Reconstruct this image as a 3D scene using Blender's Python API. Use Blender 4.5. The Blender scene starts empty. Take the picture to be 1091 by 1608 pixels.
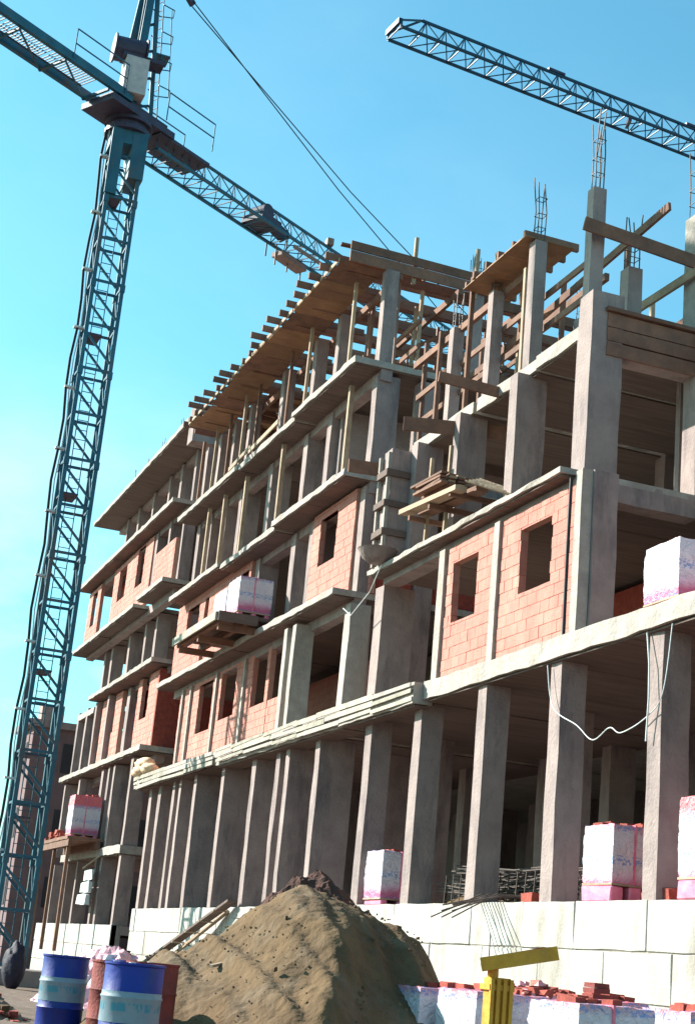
import bpy, bmesh, math, random
from mathutils import Vector, Matrix, noise
random.seed(7)
S = bpy.context.scene
C = S.collection
# Frame used below: u = distance along the facade (away), v = depth to the right (into the building), z = height.
# Blender x = v, y = u, z = z.   Ground is z = 0.
H = 1.2            # eye height
def W(u, v, z): return Vector((v, u, z))

# ------------------------------------------------------------------ camera
def setup_camera():
    f = 2416.0; pitch = math.radians(16.6); roll = 0.095; yaw = math.radians(19.4)
    fh = Vector((math.cos(yaw), math.sin(yaw), 0)); up = Vector((0, 0, 1)); r0 = Vector((-math.sin(yaw), math.cos(yaw), 0))
    F = math.cos(pitch)*fh + math.sin(pitch)*up
    U = -math.sin(pitch)*fh + math.cos(pitch)*up
    c, s = math.cos(roll), math.sin(roll)
    r = c*r0 + s*U; u_ = -s*r0 + c*U
    sw = lambda a: Vector((a.y, a.x, a.z))
    r, u_, F = sw(r), sw(u_), sw(F)
    m = Matrix((r, u_, -F)).transposed().to_4x4()
    m.translation = Vector((0, 0, H))
    cd = bpy.data.cameras.new('camera'); co = bpy.data.objects.new('camera', cd); C.objects.link(co)
    co.matrix_world = m
    cd.sensor_fit = 'VERTICAL'; cd.sensor_height = 36; cd.lens = f/1608*36
    cd.clip_start = 0.1; cd.clip_end = 8000
    S.camera = co
setup_camera()
# ------------------------------------------------------------------ world, sun, exposure
SUN = W(1.08, -1.22, 0.92).normalized()      # towards the sun
elev = math.asin(SUN.z); az = math.atan2(SUN.x, SUN.y)
wd = bpy.data.worlds.new('World'); S.world = wd; wd.use_nodes = True
nt = wd.node_tree; nt.nodes.clear()
o = nt.nodes.new('ShaderNodeOutputWorld'); bg = nt.nodes.new('ShaderNodeBackground')
sky = nt.nodes.new('ShaderNodeTexSky'); sky.sky_type = 'NISHITA'; sky.sun_disc = False
sky.sun_elevation = elev; sky.sun_rotation = az
sky.air_density = 1.0; sky.dust_density = 1.0; sky.ozone_density = 1.0
tint = nt.nodes.new('ShaderNodeMix'); tint.data_type = 'RGBA'; tint.blend_type = 'MULTIPLY'; tint.inputs[0].default_value = 1
tint.inputs[7].default_value = (0.58, 1.22, 1.16, 1)
geo = nt.nodes.new('ShaderNodeTexCoord')
mp = nt.nodes.new('ShaderNodeMapping'); mp.inputs['Scale'].default_value = (1, 1, 2.2)
nz = nt.nodes.new('ShaderNodeTexNoise'); nz.inputs['Scale'].default_value = 2.6; nz.inputs['Detail'].default_value = 8; nz.inputs['Roughness'].default_value = .58
cr = nt.nodes.new('ShaderNodeMapRange'); cr.inputs[1].default_value = .44; cr.inputs[2].default_value = .64; cr.inputs[3].default_value = 0; cr.inputs[4].default_value = .8
sep = nt.nodes.new('ShaderNodeSeparateXYZ')
low = nt.nodes.new('ShaderNodeMapRange'); low.inputs[1].default_value = .16; low.inputs[2].default_value = .36; low.inputs[3].default_value = 1; low.inputs[4].default_value = .06
mul = nt.nodes.new('ShaderNodeMath'); mul.operation = 'MULTIPLY'
cm = nt.nodes.new('ShaderNodeMix'); cm.data_type = 'RGBA'; cm.inputs[7].default_value = (5.6, 6.4, 6.6, 1)
L = nt.links.new
L(geo.outputs['Generated'], mp.inputs[0]); L(mp.outputs[0], nz.inputs['Vector']); L(nz.outputs['Fac'], cr.inputs[0])
L(geo.outputs['Generated'], sep.inputs[0]); L(sep.outputs['Z'], low.inputs[0])
L(cr.outputs[0], mul.inputs[0]); L(low.outputs[0], mul.inputs[1])
L(sky.outputs[0], tint.inputs[6]); L(tint.outputs[2], cm.inputs[6]); L(mul.outputs[0], cm.inputs[0])
L(cm.outputs[2], bg.inputs[0]); bg.inputs[1].default_value = 0.09; L(bg.outputs[0], o.inputs[0])
sd = bpy.data.lights.new('sun', 'SUN'); sd.energy = 5.0; sd.angle = math.radians(.53); sd.color = (1, .95, .87)
so = bpy.data.objects.new('sun', sd); C.objects.link(so)
so.rotation_euler = SUN.to_track_quat('Z', 'Y').to_euler(); so.location = SUN*80
vs = S.view_settings; vs.view_transform = 'Standard'; vs.look = 'None'; vs.gamma = 1; vs.use_curve_mapping = False; vs.exposure = 1.35
S.render.engine = 'CYCLES'; S.cycles.max_bounces = 6

# ------------------------------------------------------------------ materials
def mat(name, col, col2=None, scale=3.0, rough=.85, bump=.15, bscale=25, var=0.0, metal=0, stain=None, stretch=(1, 1, 1), spec=.3, trans=0):
    m = bpy.data.materials.new(name); m.use_nodes = True; n = m.node_tree; b = n.nodes['Principled BSDF']; l = n.links.new
    b.inputs['Roughness'].default_value = rough; b.inputs['Metallic'].default_value = metal
    b.inputs['Specular IOR Level'].default_value = spec
    g = n.nodes.new('ShaderNodeNewGeometry'); mpn = n.nodes.new('ShaderNodeMapping'); mpn.inputs['Scale'].default_value = stretch
    l(g.outputs['Position'], mpn.inputs[0])
    t = n.nodes.new('ShaderNodeTexNoise'); t.inputs['Scale'].default_value = scale; t.inputs['Detail'].default_value = 6; t.inputs['Roughness'].default_value = .62
    l(mpn.outputs[0], t.inputs['Vector'])
    r = n.nodes.new('ShaderNodeMapRange'); r.inputs[1].default_value = .32; r.inputs[2].default_value = .68; l(t.outputs['Fac'], r.inputs[0])
    mx = n.nodes.new('ShaderNodeMix'); mx.data_type = 'RGBA'
    col2 = col2 or tuple(c*.7 for c in col)
    mx.inputs[6].default_value = (*col, 1); mx.inputs[7].default_value = (*col2, 1); l(r.outputs[0], mx.inputs[0])
    out = mx.outputs[2]
    if stain:
        t2 = n.nodes.new('ShaderNodeTexNoise'); t2.inputs['Scale'].default_value = .9; t2.inputs['Detail'].default_value = 9; t2.inputs['Roughness'].default_value = .7
        mp2 = n.nodes.new('ShaderNodeMapping'); mp2.inputs['Scale'].default_value = (2, 2, .5); l(g.outputs['Position'], mp2.inputs[0]); l(mp2.outputs[0], t2.inputs['Vector'])
        r2 = n.nodes.new('ShaderNodeMapRange'); r2.inputs[1].default_value = .5; r2.inputs[2].default_value = .66; r2.inputs[4].default_value = .8; l(t2.outputs['Fac'], r2.inputs[0])
        m2 = n.nodes.new('ShaderNodeMix'); m2.data_type = 'RGBA'; l(r2.outputs[0], m2.inputs[0]); l(out, m2.inputs[6]); m2.inputs[7].default_value = (*stain, 1); out = m2.outputs[2]
    if var:
        oi = n.nodes.new('ShaderNodeObjectInfo'); r3 = n.nodes.new('ShaderNodeMapRange'); r3.inputs[3].default_value = 1-var; r3.inputs[4].default_value = 1+var
        l(oi.outputs['Random'], r3.inputs[0])
        hs = n.nodes.new('ShaderNodeHueSaturation'); l(r3.outputs[0], hs.inputs['Value']); l(out, hs.inputs['Color']); out = hs.outputs[0]
    l(out, b.inputs['Base Color'])
    if name in ('concrete', 'concrete_edge', 'plinth_white'):
        t6 = n.nodes.new('ShaderNodeTexNoise'); t6.inputs['Scale'].default_value = 1; t6.inputs['Detail'].default_value = 7; t6.inputs['Roughness'].default_value = .75
        mp6 = n.nodes.new('ShaderNodeMapping'); mp6.inputs['Scale'].default_value = (.7, .7, 6.5); l(g.outputs['Position'], mp6.inputs[0]); l(mp6.outputs[0], t6.inputs['Vector'])
        r6 = n.nodes.new('ShaderNodeMapRange'); r6.inputs[1].default_value = .56; r6.inputs[2].default_value = .66; r6.inputs[4].default_value = .5; l(t6.outputs['Fac'], r6.inputs[0])
        m6 = n.nodes.new('ShaderNodeMix'); m6.data_type = 'RGBA'; l(r6.outputs[0], m6.inputs[0]); l(out, m6.inputs[6]); m6.inputs[7].default_value = (*[c*.5 for c in col], 1); out = m6.outputs[2]
        t7 = n.nodes.new('ShaderNodeTexNoise'); t7.inputs['Scale'].default_value = 1; t7.inputs['Detail'].default_value = 6; t7.inputs['Roughness'].default_value = .7
        mp7 = n.nodes.new('ShaderNodeMapping'); mp7.inputs['Scale'].default_value = (7, 7, .5); l(g.outputs['Position'], mp7.inputs[0]); l(mp7.outputs[0], t7.inputs['Vector'])
        r7 = n.nodes.new('ShaderNodeMapRange'); r7.inputs[1].default_value = .58; r7.inputs[2].default_value = .7; r7.inputs[4].default_value = .55; l(t7.outputs['Fac'], r7.inputs[0])
        m7 = n.nodes.new('ShaderNodeMix'); m7.data_type = 'RGBA'; l(r7.outputs[0], m7.inputs[0]); l(out, m7.inputs[6]); m7.inputs[7].default_value = (*[c*.62 for c in col2], 1); out = m7.outputs[2]
    if bump:
        t4 = n.nodes.new('ShaderNodeTexNoise'); t4.inputs['Scale'].default_value = bscale; t4.inputs['Detail'].default_value = 5; l(mpn.outputs[0], t4.inputs['Vector'])
        bp = n.nodes.new('ShaderNodeBump'); bp.inputs['Strength'].default_value = bump; bp.inputs['Distance'].default_value = .05; l(t4.outputs['Fac'], bp.inputs['Height']); l(bp.outputs[0], b.inputs['Normal'])
    return m
M = {}
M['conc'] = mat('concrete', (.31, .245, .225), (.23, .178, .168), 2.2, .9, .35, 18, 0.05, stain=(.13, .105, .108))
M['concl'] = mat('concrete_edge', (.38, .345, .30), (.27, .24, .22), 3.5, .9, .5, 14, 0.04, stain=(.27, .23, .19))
M['plinth'] = mat('plinth_white', (.44, .425, .39), (.33, .31, .275), 1.6, .85, .25, 22, .05, stain=(.22, .19, .155))
M['joint'] = mat('joint_mortar', (.30, .27, .24), None, 8, .95, .3)
M['brick'] = mat('hollow_clay_brick', (.50, .205, .16), (.42, .16, .125), 5, .85, .5, 40, .07, stain=(.47, .25, .195))
M['mortar'] = mat('mortar', (.46, .245, .19), (.38, .19, .145), 9, .95, .4)
M['wood'] = mat('formwork_timber', (.22, .115, .075), (.13, .07, .052), 3, .85, .3, 12, .22, stretch=(1, 1, 1))
M['woodl'] = mat('pale_timber', (.40, .30, .21), (.27, .19, .13), 3, .85, .3, 12, .15)
M['ply'] = mat('orange_plywood', (.30, .165, .085), (.19, .10, .055), 2.2, .7, .2, 9, .2, stain=(.22, .12, .07))
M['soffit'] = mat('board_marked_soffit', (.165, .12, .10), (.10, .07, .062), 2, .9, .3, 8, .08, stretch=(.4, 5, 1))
M['greyboard'] = mat('weathered_board', (.40, .37, .30), (.25, .225, .18), 3, .9, .5, 14, .15, stain=(.20, .18, .15))
M['rebar'] = mat('rebar_steel', (.11, .075, .06), (.05, .045, .045), 6, .6, .1, 30, 0)
M['prop'] = mat('prop_steel', (.28, .15, .11), (.16, .12, .11), 5, .6, .1)
M['crane2'] = mat('crane_dark_teal_paint', (.012, .06, .11), (.008, .04, .075), 2.5, .5, .1)
M['crane'] = mat('crane_teal_paint', (.022, .115, .165), (.014, .075, .12), 2.5, .5, .1, 20, .06, stain=(.085, .075, .07))
M['craned'] = mat('crane_dark_steel', (.055, .045, .085), (.03, .03, .045), 4, .5, .1)
M['cabinet'] = mat('cabinet_beige', (.50, .45, .42), (.36, .33, .34), 5, .6, .05)
M['cable'] = mat('cable_black', (.02, .02, .022), None, 4, .6, 0)
M['galv'] = mat('cable_light', (.62, .66, .66), None, 4, .5, 0)
M['rust'] = mat('rusty_drum', (.24, .045, .035), (.13, .03, .028), 6, .8, .3, 30)
M['blue'] = mat('drum_blue', (.002, .022, .26), (.002, .016, .17), 3, .5, .12, 10, 0, spec=.35, stain=(.02, .028, .10))
M['yellow'] = mat('yellow_paint', (.60, .30, .03), (.46, .21, .02), 6, .55, .2, 20, stain=(.34, .17, .04))
M['earth'] = mat('earth', (.145, .088, .042), (.075, .045, .022), 1.6, .97, 1.0, 7, 0, stain=(.15, .105, .066))
M['topsoil'] = mat('red_topsoil', (.085, .035, .025), (.05, .024, .018), 5, .97, 1.0, 12)
M['ground'] = mat('ground_dirt', (.15, .105, .078), (.10, .068, .05), .8, .97, .8, 5, 0, stain=(.19, .145, .115))
M['rubble'] = mat('red_rubble', (.34, .075, .05), (.22, .045, .035), 7, .9, .4, 20, .2)
M['trash'] = mat('pink_sheeting', (.74, .46, .50), (.58, .25, .28), 9, .5, .4, 12, .1)
M['cream'] = mat('cement_sack', (.72, .58, .38), (.58, .34, .22), 7, .8, .4, 14)
M['tarp'] = mat('dark_tarp', (.022, .018, .04), (.012, .012, .022), 5, .7, .4, 9)
M['farwall'] = mat('far_wall', (.19, .12, .12), (.14, .09, .095), 1.2, .9, .2)
M['pink'] = mat('pink_plastic', (.74, .22, .34), (.56, .10, .17), 4, .4, .2, 9, .08, spec=.5)
M['dark'] = mat('dark_interior', (.05, .045, .05), None, 2, .9, 0)
M['bluebox'] = mat('pale_blue_block', (.50, .66, .78), (.40, .55, .70), 4, .6, .1)

def wrap_mat():
    # printed shrink wrap: white film, pink base, blurred blue print rows (illegible in the photo)
    m = bpy.data.materials.new('printed_shrink_wrap'); m.use_nodes = True; n = m.node_tree; b = n.nodes['Principled BSDF']; l = n.links.new
    b.inputs['Roughness'].default_value = .38; b.inputs['Specular IOR Level'].default_value = .5
    tc = n.nodes.new('ShaderNodeTexCoord'); sp = n.nodes.new('ShaderNodeSeparateXYZ'); l(tc.outputs['Object'], sp.inputs[0])
    ramp = n.nodes.new('ShaderNodeValToRGB'); e = ramp.color_ramp.elements
    e[0].position = 0; e[0].color = (.5, .10, .2, 1); e[1].position = 1; e[1].color = (.62, .13, .15, 1)
    for p, c in ((.22, (.52, .13, .24, 1)), (.34, (.64, .46, .56, 1)), (.42, (.60, .54, .59, 1)), (.86, (.58, .56, .61, 1)), (.93, (.55, .36, .42, 1))):
        k = e.new(p); k.color = c
    nz = n.nodes.new('ShaderNodeTexNoise'); nz.inputs['Scale'].default_value = 3.5; l(tc.outputs['Object'], nz.inputs['Vector'])
    a = n.nodes.new('ShaderNodeMath'); a.operation = 'MULTIPLY_ADD'; a.inputs[1].default_value = .12; l(nz.outputs['Fac'], a.inputs[0])
    s2 = n.nodes.new('ShaderNodeMath'); s2.operation = 'MULTIPLY_ADD'; s2.inputs[1].default_value = .87; s2.inputs[2].default_value = -.06; l(sp.outputs['Z'], s2.inputs[0]); l(s2.outputs[0], a.inputs[2]); l(a.outputs[0], ramp.inputs[0])
    mpn = n.nodes.new('ShaderNodeMapping'); mpn.inputs['Scale'].default_value = (14, 14, 22); l(tc.outputs['Object'], mpn.inputs[0])
    t = n.nodes.new('ShaderNodeTexNoise'); t.inputs['Scale'].default_value = 1.3; t.inputs['Detail'].default_value = 3; l(mpn.outputs[0], t.inputs['Vector'])
    gt = n.nodes.new('ShaderNodeMapRange'); gt.inputs[1].default_value = .5; gt.inputs[2].default_value = .56; l(t.outputs['Fac'], gt.inputs[0])
    w = n.nodes.new('ShaderNodeMath'); w.operation = 'SINE'; w2 = n.nodes.new('ShaderNodeMath'); w2.operation = 'MULTIPLY'; w2.inputs[1].default_value = 13; l(sp.outputs['Z'], w2.inputs[0]); l(w2.outputs[0], w.inputs[0])
    w3 = n.nodes.new('ShaderNodeMapRange'); w3.inputs[1].default_value = .55; w3.inputs[2].default_value = .7; l(w.outputs[0], w3.inputs[0])
    mm = n.nodes.new('ShaderNodeMath'); mm.operation = 'MULTIPLY'; l(gt.outputs[0], mm.inputs[0]); l(w3.outputs[0], mm.inputs[1])
    m8 = n.nodes.new('ShaderNodeMath'); m8.operation = 'MULTIPLY'; m8.inputs[1].default_value = .7; l(mm.outputs[0], m8.inputs[0])
    mx = n.nodes.new('ShaderNodeMix'); mx.data_type = 'RGBA'; l(m8.outputs[0], mx.inputs[0]); l(ramp.outputs[0], mx.inputs[6]); mx.inputs[7].default_value = (.10, .22, .52, 1)
    l(mx.outputs[2], b.inputs['Base Color'])
    t4 = n.nodes.new('ShaderNodeTexNoise'); t4.inputs['Scale'].default_value = 7; t4.inputs['Distortion'].default_value = 2.5; t4.inputs['Detail'].default_value = 4; l(tc.outputs['Object'], t4.inputs['Vector'])
    bp = n.nodes.new('ShaderNodeBump'); bp.inputs['Strength'].default_value = .9; bp.inputs['Distance'].default_value = .05; l(t4.outputs['Fac'], bp.inputs['Height']); l(bp.outputs[0], b.inputs['Normal'])
    return m
M['wrap'] = wrap_mat()
def band_mat():
    m = mat('drum_band', (.20, .27, .31), (.15, .21, .26), 5, .45, .1, 10)
    n = m.node_tree; b = n.nodes['Principled BSDF']; l = n.links.new
    src = b.inputs['Base Color'].links[0].from_socket
    tc = n.nodes.new('ShaderNodeTexCoord'); sp = n.nodes.new('ShaderNodeSeparateXYZ'); l(tc.outputs['Object'], sp.inputs[0])
    r = n.nodes.new('ShaderNodeMapRange'); r.inputs[1].default_value = .03; r.inputs[2].default_value = .045; r.inputs[3].default_value = 1; r.inputs[4].default_value = 0
    ab = n.nodes.new('ShaderNodeMath'); ab.operation = 'SUBTRACT'; ab.inputs[1].default_value = .50; l(sp.outputs['Z'], ab.inputs[0])
    a2 = n.nodes.new('ShaderNodeMath'); a2.operation = 'ABSOLUTE'; l(ab.outputs[0], a2.inputs[0]); l(a2.outputs[0], r.inputs[0])
    t = n.nodes.new('ShaderNodeTexNoise'); t.inputs['Scale'].default_value = 22; mpn = n.nodes.new('ShaderNodeMapping'); mpn.inputs['Scale'].default_value = (1, 1, .25); l(tc.outputs['Object'], mpn.inputs[0]); l(mpn.outputs[0], t.inputs['Vector'])
    g = n.nodes.new('ShaderNodeMapRange'); g.inputs[1].default_value = .48; g.inputs[2].default_value = .54; l(t.outputs['Fac'], g.inputs[0])
    mm = n.nodes.new('ShaderNodeMath'); mm.operation = 'MULTIPLY'; l(r.outputs[0], mm.inputs[0]); l(g.outputs[0], mm.inputs[1])
    mx = n.nodes.new('ShaderNodeMix'); mx.data_type = 'RGBA'; l(mm.outputs[0], mx.inputs[0]); l(src, mx.inputs[6]); mx.inputs[7].default_value = (.05, .22, .30, 1)
    l(mx.outputs[2], b.inputs['Base Color']); return m
M['band'] = band_mat()

# ------------------------------------------------------------------ mesh helpers
class MB:
    def __init__(s): s.v = []; s.f = []
    def box(s, u0, u1, v0, v1, z0, z1, j=0):
        b = len(s.v)
        for u, v, z in ((u0, v0, z0), (u1, v0, z0), (u1, v1, z0), (u0, v1, z0), (u0, v0, z1), (u1, v0, z1), (u1, v1, z1), (u0, v1, z1)):
            s.v.append(W(u+random.uniform(-j, j), v+random.uniform(-j, j), z+random.uniform(-j, j)))
        for q in ((0, 1, 2, 3), (7, 6, 5, 4), (0, 4, 5, 1), (1, 5, 6, 2), (2, 6, 7, 3), (3, 7, 4, 0)): s.f.append([b+i for i in q])
        return s
    def rbox(s, a0, a1, axis, seg, j):
        """box from a0 to a1 (u,v,z) cut into seg rings along axis with jittered rings"""
        a0 = list(a0); a1 = list(a1); oth = [i for i in range(3) if i != axis]; b = len(s.v)
        for k in range(seg+1):
            t = k/seg
            for (p, q) in ((0, 0), (1, 0), (1, 1), (0, 1)):
                c = [0, 0, 0]; c[axis] = a0[axis]+(a1[axis]-a0[axis])*t
                c[oth[0]] = (a0, a1)[p][oth[0]]+random.uniform(-j, j); c[oth[1]] = (a0, a1)[q][oth[1]]+random.uniform(-j, j)
                s.v.append(W(*c))
        for k in range(seg):
            for i in range(4):
                n = (i+1) % 4; s.f.append([b+4*k+i, b+4*k+n, b+4*k+4+n, b+4*k+4+i])
        s.f.append([b+i for i in (3, 2, 1, 0)]); s.f.append([b+4*seg+i for i in range(4)])
        return s
    def bar(s, p, q, w, h=None, up=None):
        """square bar between two (u,v,z) points"""
        h = h or w; p = W(*p); q = W(*q); d = (q-p).normalized()
        upv = W(*up) if up else Vector((0, 0, 1))
        if abs(d.dot(upv)) > .97: upv = Vector((1, 0, 0))
        sx = d.cross(upv).normalized(); sy = sx.cross(d).normalized(); b = len(s.v)
        for c in (p, q):
            for a, e in ((-1, -1), (1, -1), (1, 1), (-1, 1)): s.v.append(c+sx*a*w/2+sy*e*h/2)
        for fq in ((3, 2, 1, 0), (4, 5, 6, 7), (0, 1, 5, 4), (1, 2, 6, 5), (2, 3, 7, 6), (3, 0, 4, 7)): s.f.append([b+i for i in fq])
        return s
    def tube(s, pts, r, n=8, r2=None, caps=True):
        pts = [W(*p) for p in pts]; b = len(s.v); K = len(pts); r2 = r if r2 is None else r2
        for k, p in enumerate(pts):
            d = (pts[min(k+1, K-1)]-pts[max(k-1, 0)]).normalized(); a = Vector((0, 0, 1)) if abs(d.z) < .9 else Vector((1, 0, 0))
            x = d.cross(a).normalized(); y = d.cross(x).normalized(); rr = r+(r2-r)*k/max(1, K-1)
            for i in range(n):
                t = 2*math.pi*i/n; s.v.append(p+x*math.cos(t)*rr+y*math.sin(t)*rr)
        for k in range(K-1):
            for i in range(n):
                s.f.append([b+k*n+i, b+k*n+(i+1) % n, b+(k+1)*n+(i+1) % n, b+(k+1)*n+i])
        if caps: s.f.append([b+i for i in range(n)]); s.f.append([b+(K-1)*n+i for i in range(n)][::-1])
        return s
    def lathe(s, c, prof, n=28):
        """c=(u,v,z); prof list of (r,z)"""
        c = W(*c); b = len(s.v)
        for r, z in prof:
            for i in range(n):
                t = 2*math.pi*i/n; s.v.append(c+Vector((math.cos(t)*r, math.sin(t)*r, z)))
        for k in range(len(prof)-1):
            for i in range(n): s.f.append([b+k*n+i, b+k*n+(i+1) % n, b+(k+1)*n+(i+1) % n, b+(k+1)*n+i])
        s.f.append([b+i for i in range(n)][::-1]); s.f.append([b+(len(prof)-1)*n+i for i in range(n)])
        return s
    def build(s, name, m, parent=None, smooth=False, kind=None, bevel=0):
        me = bpy.data.meshes.new(name); loc = parent_loc(parent)
        me.from_pydata([tuple(v-loc) for v in s.v], [], s.f)
        bm = bmesh.new(); bm.from_mesh(me); bmesh.ops.recalc_face_normals(bm, faces=bm.faces); bm.to_mesh(me); bm.free()
        me.materials.append(M[m] if isinstance(m, str) else m)
        if smooth:
            for p in me.polygons: p.use_smooth = True
        ob = bpy.data.objects.new(name, me); C.objects.link(ob)
        if parent: ob.parent = parent
        if kind: ob['kind'] = kind
        if bevel:
            bv = ob.modifiers.new('bevel', 'BEVEL'); bv.width = bevel; bv.segments = 1; bv.limit_method = 'ANGLE'
        if smooth:
            try:
                bpy.context.view_layer.objects.active = ob
                me.set_sharp_from_angle(angle=math.radians(40))
            except Exception: pass
        return ob
def parent_loc(p):
    l = Vector((0, 0, 0))
    while p: l += p.location; p = p.parent
    return l
def thing(name, label, cat, loc, group=None):
    e = bpy.data.objects.new(name, None); C.objects.link(e); e.location = W(*loc); e['label'] = label; e['category'] = cat
    e.empty_display_size = .3
    if group: e['group'] = group
    return e
def tag(ob, label, cat, group=None):
    ob['label'] = label; ob['category'] = cat
    if group: ob['group'] = group
    return ob
def copy_tree(o, loc, label, par=None, rot=0):
    c = o.copy(); C.objects.link(c); c.parent = par
    if par is None:
        c.location = loc; c['label'] = label; c.rotation_euler.z = rot
    for ch in list(o.children): copy_tree(ch, None, None, c)
    return c
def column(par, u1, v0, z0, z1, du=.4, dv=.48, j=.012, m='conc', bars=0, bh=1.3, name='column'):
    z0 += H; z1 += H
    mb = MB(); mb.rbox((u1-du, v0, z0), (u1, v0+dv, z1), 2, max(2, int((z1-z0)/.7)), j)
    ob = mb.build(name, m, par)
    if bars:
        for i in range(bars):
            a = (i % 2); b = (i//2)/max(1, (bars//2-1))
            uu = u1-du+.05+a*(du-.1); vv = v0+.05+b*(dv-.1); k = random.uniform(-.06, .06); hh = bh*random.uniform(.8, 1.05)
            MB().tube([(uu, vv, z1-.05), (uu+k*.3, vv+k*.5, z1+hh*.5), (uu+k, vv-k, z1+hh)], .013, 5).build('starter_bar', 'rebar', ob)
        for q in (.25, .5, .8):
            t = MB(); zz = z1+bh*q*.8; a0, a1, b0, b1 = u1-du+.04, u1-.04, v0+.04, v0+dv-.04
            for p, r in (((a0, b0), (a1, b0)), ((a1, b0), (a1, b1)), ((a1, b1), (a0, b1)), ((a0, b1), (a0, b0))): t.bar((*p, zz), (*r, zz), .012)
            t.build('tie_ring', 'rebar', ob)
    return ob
def slab(par, u0, u1, v0, v1, ztop, t=.25, name='floor_slab', m='concl'):
    """concrete deck: light rough edge, board-marked soffit as a child sheet"""
    zt = ztop+H
    ob = MB().rbox((u0, v0, zt-t), (u1, v1, zt), 0, max(2, int((u1-u0)/.35)), .017).build(name, m, par)
    n = max(1, int(round((u1-u0)/2.5)))
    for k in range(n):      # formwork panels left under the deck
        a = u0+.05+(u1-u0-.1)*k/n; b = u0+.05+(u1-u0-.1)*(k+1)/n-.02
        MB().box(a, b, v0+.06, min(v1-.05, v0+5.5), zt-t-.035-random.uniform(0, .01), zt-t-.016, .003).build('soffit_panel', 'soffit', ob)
    return ob
BR = {}
def brick_wall(par, u0, u1, z0, z1, v, holes=(), singles=False, th=.15, bw=.32, bh=.215, slope=None, name='brick_wall'):
    """clay block wall facing -v between u0..u1; holes=(u0,u1,z0,z1); blocks are proud of recessed mortar."""
    z0 += H; z1 += H; holes = [(a, b, c+H, d+H) for a, b, c, d in holes]
    back = MB(); us = sorted({u0, u1, *[h[0] for h in holes], *[h[1] for h in holes]}); zs = sorted({z0, z1, *[h[2] for h in holes], *[h[3] for h in holes]})
    ztop = lambda u: z1 if not slope else z1-slope*(u-u0)/(u1-u0)
    for a, b in zip(us, us[1:]):
        cu = (a+b)/2; segs = []
        for c, d in zip(zs, zs[1:]):
            cz = (c+d)/2
            if any(h[0] < cu < h[1] and h[2] < cz < h[3] for h in holes): continue
            d2 = min(d, ztop(b)) if slope else d
            if d2 > c: back.box(a, b, v+.022, v+th, c, d2)
    ob = back.build(name, 'mortar', par)
    joined = MB(); row = 0; z = z0+.005; g = .009
    while z < z1-.03:
        zt = min(z+bh-g, z1-.004); u = u0-(bw/2 if row % 2 else 0)
        while u < u1-.02:
            a, b = max(u, u0+.002), min(u+bw-g, u1-.002); u += bw
            if b-a < .04 or (slope and zt > ztop((a+b)/2)+.05): continue
            cells = [(a, b, z, zt)]
            for h in holes:
                nc = []
                rag = random.uniform(-.012, .035)
                for (p, q, r, s_) in cells:
                    if q <= h[0]+rag or p >= h[1]-rag or s_ <= h[2]+.01 or r >= h[3]-.01: nc.append((p, q, r, s_)); continue
                    if p < h[0]-.03: nc.append((p, h[0]+rag, r, s_))
                    if q > h[1]+.03: nc.append((h[1]-rag, q, r, s_))
                    if not (p < h[0]-.03 or q > h[1]+.03):
                        pass
                    mid = (max(p, h[0]), min(q, h[1]))
                    if r < h[2]-.02: nc.append((*mid, r, h[2]))
                    if s_ > h[3]+.02: nc.append((*mid, h[3], s_))
                cells = nc
            for (p, q, r, s_) in cells:
                if q-p < .03 or s_-r < .02: continue
                jv = random.uniform(-.004, .006)
                if singles:
                    key = (round(q-p, 3), round(s_-r, 3))
                    if key not in BR:
                        t = MB().box(0, q-p, 0, th-.01, 0, s_-r, .0015).build('brick', 'brick', None, bevel=0); BR[key] = t.data
                        bpy.data.objects.remove(t)
                    bo = bpy.data.objects.new('brick', BR[key]); C.objects.link(bo); bo.parent = ob; bo.location = W(p, v+jv, r)-parent_loc(ob)
                else:
                    joined.box(p, q, v+jv, v+th-.012, r, s_)
        z += bh; row += 1
    if not singles: joined.build('brick', 'brick', ob, kind='stuff')
    return ob

# ================================================================== SETTING
def gz(x, y):   # ground height, x=v, y=u
    return .02+.18*math.exp(-((x-2.5)/3.2)**2)*math.exp(-((y-18)/22)**2)+.05*noise.noise(Vector((x*.5, y*.5, 0)))+.02*noise.noise(Vector((x*2.3, y*2.3, 3)))
def make_ground():
    bm = bmesh.new(); xs = [-400, -120, -50, -25]+[-15+.5*i for i in range(56)]+[14, 30, 60, 140, 400]; ys = [-300, -80, -20, -5]+[.6*i for i in range(120)]+[80, 100, 150, 300, 900, 2600]
    xs = [-2600]+xs+[2600]; g = []
    for y in ys:
        r = []
        for x in xs:
            inside = -16 < x < 14 and -6 < y < 73
            r.append(bm.verts.new((x, y, gz(x, y) if inside else .02)))
        g.append(r)
    for j in range(len(ys)-1):
        for i in range(len(xs)-1): bm.faces.new((g[j][i], g[j][i+1], g[j+1][i+1], g[j+1][i]))
    me = bpy.data.meshes.new('ground'); bm.to_mesh(me); bm.free(); me.materials.append(M['ground'])
    for p in me.polygons: p.use_smooth = True
    ob = bpy.data.objects.new('ground', me); C.objects.link(ob); ob['kind'] = 'structure'
make_ground()

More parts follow.
